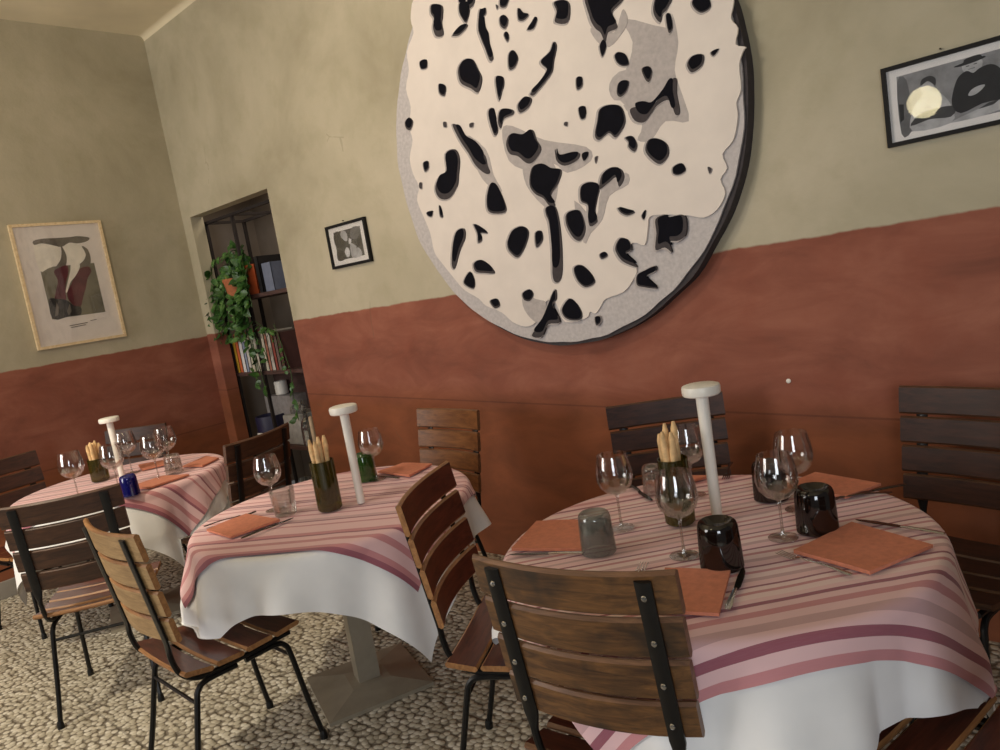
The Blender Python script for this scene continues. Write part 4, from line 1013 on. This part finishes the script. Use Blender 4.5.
paper = plain('book paper', srgb(214, 204, 184), .9)
def book(x, z, w, h, d, c, label, lean=0.0, y0=SY0 + .012, group='books on the doorway shelf'):
    t = thing('book', label, 'book', (x, y0, z), 0, group)
    t.rotation_euler = (0, lean, 0)
    cm = plain('book cover', c, .55, .06, 25)
    mb = MB()
    mb.box((.002, d / 2, h / 2), (.004, d, h)); mb.box((w - .002, d / 2, h / 2), (.004, d, h)); mb.box((w / 2, .002, h / 2), (w, .004, h))
    mb.build('cover', cm, t, smooth=0)
    mb = MB(); mb.box((w / 2, d / 2, h / 2), (w - .009, d - .012, h - .012)); mb.build('pages', paper, t, smooth=0)
bks = [(.038, .27, (222, 178, 60), 'yellow book at the left end of the row on the doorway shelf'),
       (.044, .30, (206, 106, 62), 'orange book second from the left in the doorway row'),
       (.05, .28, (226, 222, 220), 'wide white book right of the orange book in the doorway'),
       (.034, .29, (150, 160, 182), 'blue grey book between white books in the doorway row'),
       (.04, .265, (208, 204, 196), 'off-white book right of the blue grey one in the doorway row'),
       (.046, .285, (196, 192, 170), 'cream book behind the trailing leaves, sixth in the doorway row'),
       (.03, .27, (170, 176, 150), 'thin sage book behind the leaves of the doorway row'),
       (.05, .29, (214, 208, 190), 'thick cream book under the plant in the doorway row'),
       (.036, .25, (120, 116, 104), 'grey book at the middle of the doorway row'),
       (.042, .28, (204, 196, 176), 'cream book right of the grey one in the doorway row'),
       (.034, .27, (178, 120, 100), 'faded red book near the right of the doorway row'),
       (.046, .29, (196, 190, 178), 'pale book fourth from the right end of the doorway row'),
       (.036, .26, (140, 70, 60), 'dark red book third from the right end of the doorway row'),
       (.04, .28, (110, 96, 88), 'brown book second from the right end of the doorway row'),
       (.044, .27, (90, 60, 56), 'dark brown book at the right end of the doorway row')]
x = -5.435
for w_, h_, c_, l_ in bks:
    book(x, 1.085, w_, h_, .2, srgb(*c_), l_)
    x += w_ + .004 + (.022 if abs(x + 5.09) < .03 else 0)
book(-5.03, 1.655, .135, .215, .17, srgb(176, 82, 44), 'rust orange book standing on the upper doorway shelf', group='items on the upper doorway shelf')
book(-4.885, 1.655, .05, .26, .2, srgb(26, 24, 26), 'black binder right of the rust orange book', group='items on the upper doorway shelf')
book(-4.80, 1.655, .12, .20, .2, srgb(112, 120, 140), 'blue grey box file at the right of the upper doorway shelf', group='items on the upper doorway shelf')

# lower shelf things
def simple(name, mb, mat, label, cat, loc, group=None, smooth=35):
    o = mb.build(name, mat, None, smooth=smooth); o.location = loc
    return tag(o, label, cat, group)
greybox = plain('grey cardboard', srgb(150, 144, 142), .8)
mb = MB(); mb.box((0, 0, .17), (.40, .14, .34), bev=.004); o = simple('storage_box', mb, greybox, 'large grey box on the low doorway shelf behind the roll', 'box', (-5.235, SY0 + .255, .515), 'boxes in the doorway')
mb = MB(); mb.box((0, 0, .11), (.22, .24, .22), bev=.004); simple('storage_box', mb, plain('pale grey card', srgb(166, 164, 160), .8), 'pale grey box on the right of the low doorway shelf', 'box', (-4.86, SY0 + .16, .515), 'boxes in the doorway')
mb = MB(); mb.lathe([(0, 0), (.045, 0), (.05, .006), (.05, .10), (.045, .108), (.018, .11), (.018, .09), (0, .09)], 20); mb2 = simple('paper_roll', mb, M['lamp_white'], 'white paper roll lying in the doorway shelf', 'paper roll', (-5.31, SY0 + .055, .84)); mb2.location = (-5.26, SY0 + .25, .857)
navy = plain('navy lacquer', srgb(34, 32, 62), .5)
t = thing('round_basket', 'dark navy round box with a white tag on the low doorway shelf', 'box', (-5.295, SY0 + .13, .515), 0)
mb = MB(); mb.lathe([(0, 0), (.108, 0), (.116, .01), (.12, .19), (.115, .205), (.105, .202), (.10, .03), (0, .02)], 28); o = mb.build('body', navy, t); o.location = (0, 0, 0)
mb = MB(); mb.box((0, -.119, .07), (.075, .006, .028)); mb.build('tag', M['lamp_white'], t, smooth=0)
crystal = glass('cut crystal', (.78, .8, .8, 1), (.2, .85), rough=.05, body=srgb(170, 172, 174), bodyfac=.1)
def decanter(x, y, z, h, r, label):
    t = thing('crystal_decanter', label, 'decanter', (x, y, z), 0, 'crystal ware in the doorway')
    mb = MB(); mb.lathe([(0, 0), (r, 0), (r * 1.03, .01), (r, h * .45), (r * .8, h * .58), (r * .32, h * .68), (r * .3, h * .78), (r * .45, h * .82), (0, h * .82)], 10); mb.build('body', crystal, t, smooth=10)
    mb = MB(); mb.lathe([(0, h * .82), (r * .25, h * .83), (r * .42, h * .9), (r * .3, h * .98), (0, h)], 8); mb.build('stopper', crystal, t, smooth=10)
decanter(-4.70, SY0 + .06, .515, .30, .048, 'right cut crystal decanter glinting low in the doorway')
decanter(-4.80, SY0 + .022, .515, .22, .036, 'smaller crystal decanter in front of the pale grey box') if False else None
decanter(-4.62, SY0 + .20, .515, .36, .05, 'tall crystal decanter at the far right of the low doorway shelf')
mb = MB()
for k in range(5):
    mb.lathe([(0, .0), (.02, .0), (.024, .03 + .01 * k), (.012, .06 + .01 * k), (0, .062 + .01 * k)], 8, (-.06 + .03 * k, .012 * (k % 2), 0))
simple('glass_ornament', mb, crystal, 'cluster of dark crystal drops above the pale grey box', 'ornament', (-4.85, SY0 + .10, .7365), smooth=10)
candle = plain('ivory wax', srgb(206, 180, 150), .6)
mb = MB(); mb.lathe([(0, 0), (.017, 0), (.016, .21), (.008, .218), (0, .216)], 14); simple('candle', mb, candle, 'ivory candle at the right jamb of the doorway', 'candle', (-4.605, SY0 + .04, .515))

# plants
leafm = NT('pothos leaf')
_o = leafm.obj(); _n = leafm.noise(_o, 12, 3)
leafm = leafm.done(leafm.ramp(_n, [(.3, srgb(34, 62, 26)), (.55, srgb(58, 98, 40)), (.75, srgb(110, 146, 78))]), .4)
stemm = plain('green stem', srgb(60, 84, 40), .6)
terra = plain('terracotta pot', srgb(168, 100, 62), .8)
def leaf(mb, p, d, nrm, L, W):
    d = d.normalized(); side = d.cross(nrm).normalized(); nn = side.cross(d)
    prof = [(0, 0), (.15, .42), (.4, .5), (.7, .34), (1, 0)]
    cen = [p + d * L * q + nn * (-.18 * L * q * q) for q, _ in prof]
    vs = []
    for (q, w), c in zip(prof, cen):
        vs += [c - side * W * w + nn * .05 * L * (w > 0), c, c + side * W * w + nn * .05 * L * (w > 0)]
    fs = []
    for i in range(len(prof) - 1):
        fs += [(i * 3, i * 3 + 1, i * 3 + 4, i * 3 + 3), (i * 3 + 1, i * 3 + 2, i * 3 + 5, i * 3 + 4)]
    mb.add(vs, fs)
def plant(label, cat_loc, vines, seed, pot=None, size=(.05, .085), step=.03):
    rnd = random.Random(seed)
    t = thing('trailing_plant', label, 'plant', cat_loc)
    c0 = Vector(cat_loc)
    mb = MB(); ms = MB()
    for pts in vines:
        P = spline([Vector(p) - c0 for p in pts], 6)
        ms.tube(P, .003, 5)
        acc = 0
        for a, b in zip(P[:-1], P[1:]):
            acc += (b - a).length
            while acc > step:
                acc -= step
                d = Vector((rnd.uniform(-1, 1), rnd.uniform(-.9, .15), rnd.uniform(-1.0, .55)))
                nrm = Vector((rnd.uniform(-.5, .5), -1, rnd.uniform(0, .9))).normalized()
                L = rnd.uniform(*size)
                if pot and math.hypot(b.x - .045, b.z - .07) < .062: continue
                leaf(mb, b + Vector((rnd.uniform(-.02, .02), rnd.uniform(-.02, .0), rnd.uniform(-.02, .02))), d, nrm, L, L * .72)
    mb.build('foliage', leafm, t, smooth=0)
    ms.build('vine', stemm, t)
    if pot:
        m2 = MB(); m2.lathe(pot[0], 20, Vector(pot[1]) - c0); m2.build('pot', terra, t)
    return t, c0
vs_ = []
rr = random.Random(5)
px, py, pz = -5.17, SY0 + .10, 1.655
for k in range(26):
    a = rr.uniform(-1, 1); b = rr.uniform(-1, 1)
    top = (px + a * .12, py - .04 + b * .03, pz + .17 + rr.uniform(0, .18))
    if k % 3 == 0:
        vs_.append([(px, py, pz + .10), top, (px + a * .26, SY0 - .05, pz + rr.uniform(.05, .30)), (px + a * .30, SY0 - .07, pz - rr.uniform(.05, .3))])
    else:
        vs_.append([(px, py, pz + .10), top, (px + a * .24, SY0 - .06, pz + .05), (px + a * .20 - .05, SY0 - .07, pz - rr.uniform(.1, .32))])
tp, c0 = plant('bushy green trailing plant spilling from the upper doorway shelf', (px, py, pz), vs_, 3, ([(0, 0), (.06, 0), (.065, .01), (.085, .12), (.09, .12), (.09, .14), (.078, .14), (.07, .03), (0, .02)], (px + .045, py - .13, pz)))
mb = MB()
for k in range(5):
    a = 2 * math.pi * k / 5
    leaf(mb, Vector((.05, -.20, .13)), Vector((math.cos(a), -.4, math.sin(a))), Vector((0, -1, .2)), .038, .028)
o = mb.build('blossom', plain('pale yellow petal', srgb(224, 204, 120), .6), tp, smooth=0)
plant('thin trailing vine with a leafy tip hanging below the doorway books', (-5.03, SY0 - .02, 1.08),
      [[(-5.10, SY0 - .03, 1.40), (-5.06, SY0 - .035, 1.2), (-5.08, SY0 - .04, 1.05), (-5.11, SY0 - .05, .97)], [(-5.06, SY0 - .03, 1.30), (-5.02, SY0 - .035, 1.1), (-4.99, SY0 - .04, .98), (-4.96, SY0 - .05, .92)]], 9, step=.045)
plant('thin vine running down the right jamb of the doorway', (-4.60, SY0 - .02, 1.1),
      [[(-4.72, SY0 - .03, 1.42), (-4.66, SY0 - .035, 1.25), (-4.61, SY0 - .04, 1.05), (-4.64, SY0 - .04, .9), (-4.63, SY0 - .04, .72)], [(-4.96, SY0 - .03, 1.46), (-4.85, SY0 - .035, 1.40), (-4.75, SY0 - .04, 1.30)], [(-5.1, SY0 - .03, 1.45), (-5.0, SY0 - .035, 1.36), (-4.9, SY0 - .04, 1.24), (-4.88, SY0 - .04, 1.15)], [(-4.90, SY0 - .03, 1.36), (-4.80, SY0 - .035, 1.40), (-4.70, SY0 - .04, 1.34)]], 12, step=.035, size=(.035, .06))

for o in col.objects:                 # everything that stands inside the doorway
    if o not in BEFORE and o.parent is None:
        o.location.x -= .065; o.location.y -= .03

# ------------------------------------------------------------------ light
def area(name, loc, target, size, power, color, shape='RECTANGLE', spread=None):
    l = bpy.data.lights.new(name, 'AREA'); l.shape = shape
    l.size = size[0]
    if shape == 'RECTANGLE': l.size_y = size[1]
    l.energy = power; l.color = color
    if spread: l.spread = R(spread)
    o = bpy.data.objects.new(name, l); link(o)
    o.location = loc
    o.rotation_euler = (Vector(target) - Vector(loc)).to_track_quat('-Z', 'Y').to_euler()
    return o
def spot(name, loc, target, power, color, ang, blend=.4, r=.06):
    l = bpy.data.lights.new(name, 'SPOT'); l.energy = power; l.color = color; l.spot_size = R(ang); l.spot_blend = blend; l.shadow_soft_size = r
    o = bpy.data.objects.new(name, l); link(o); o.location = loc
    o.rotation_euler = (Vector(target) - Vector(loc)).to_track_quat('-Z', 'Y').to_euler()
    return o
WARM = (1.0, .86, .70)
area('window_light', (-4.7, -3.1, 2.0), (-2.6, 2.8, 1.3), (2.0, 2.2), 112, (1.0, .965, .92))
area('window_light', (1.6, -2.2, 1.7), (-.9, 1.7, .6), (1.2, 1.6), 62, (.86, .92, 1.0))
spot('ceiling_spot', (-3.2, -.6, 3.4), (-4.0, .8, 0), 240, (1.0, .90, .70), 58, .5)
spot('ceiling_spot', (-2.3, .5, 3.5), (-2.6, 2.8, 1.9), 78, WARM, 95, .9, .15)
area('pendant_light', (-1.24, -.2, 2.16), (-.9, 2.8, 1.6), (.2, .2), 1.2, (1.0, .86, .5), 'DISK')
area('ceiling_fill', (-3.0, .2, 2.7), (-4.4, 1.2, 3.66), (1.6, 1.6), 16, WARM, 'DISK')  # added fill aimed upward to brighten the ceiling, no fitting there
area('alcove_fill', (-4.95, 3.15, 2.55), (-4.95, 3.2, 0), (.8, .25), 3.2, WARM)  # added fill that lightens the niche, not a lamp of the room
w = bpy.data.worlds.new('room ambience'); scene.world = w; w.use_nodes = True
w.node_tree.nodes['Background'].inputs[0].default_value = (.95, .91, .86, 1)
w.node_tree.nodes['Background'].inputs[1].default_value = .095
scene.view_settings.view_transform = 'Standard'
scene.view_settings.look = 'None'
scene.view_settings.exposure = 0.0
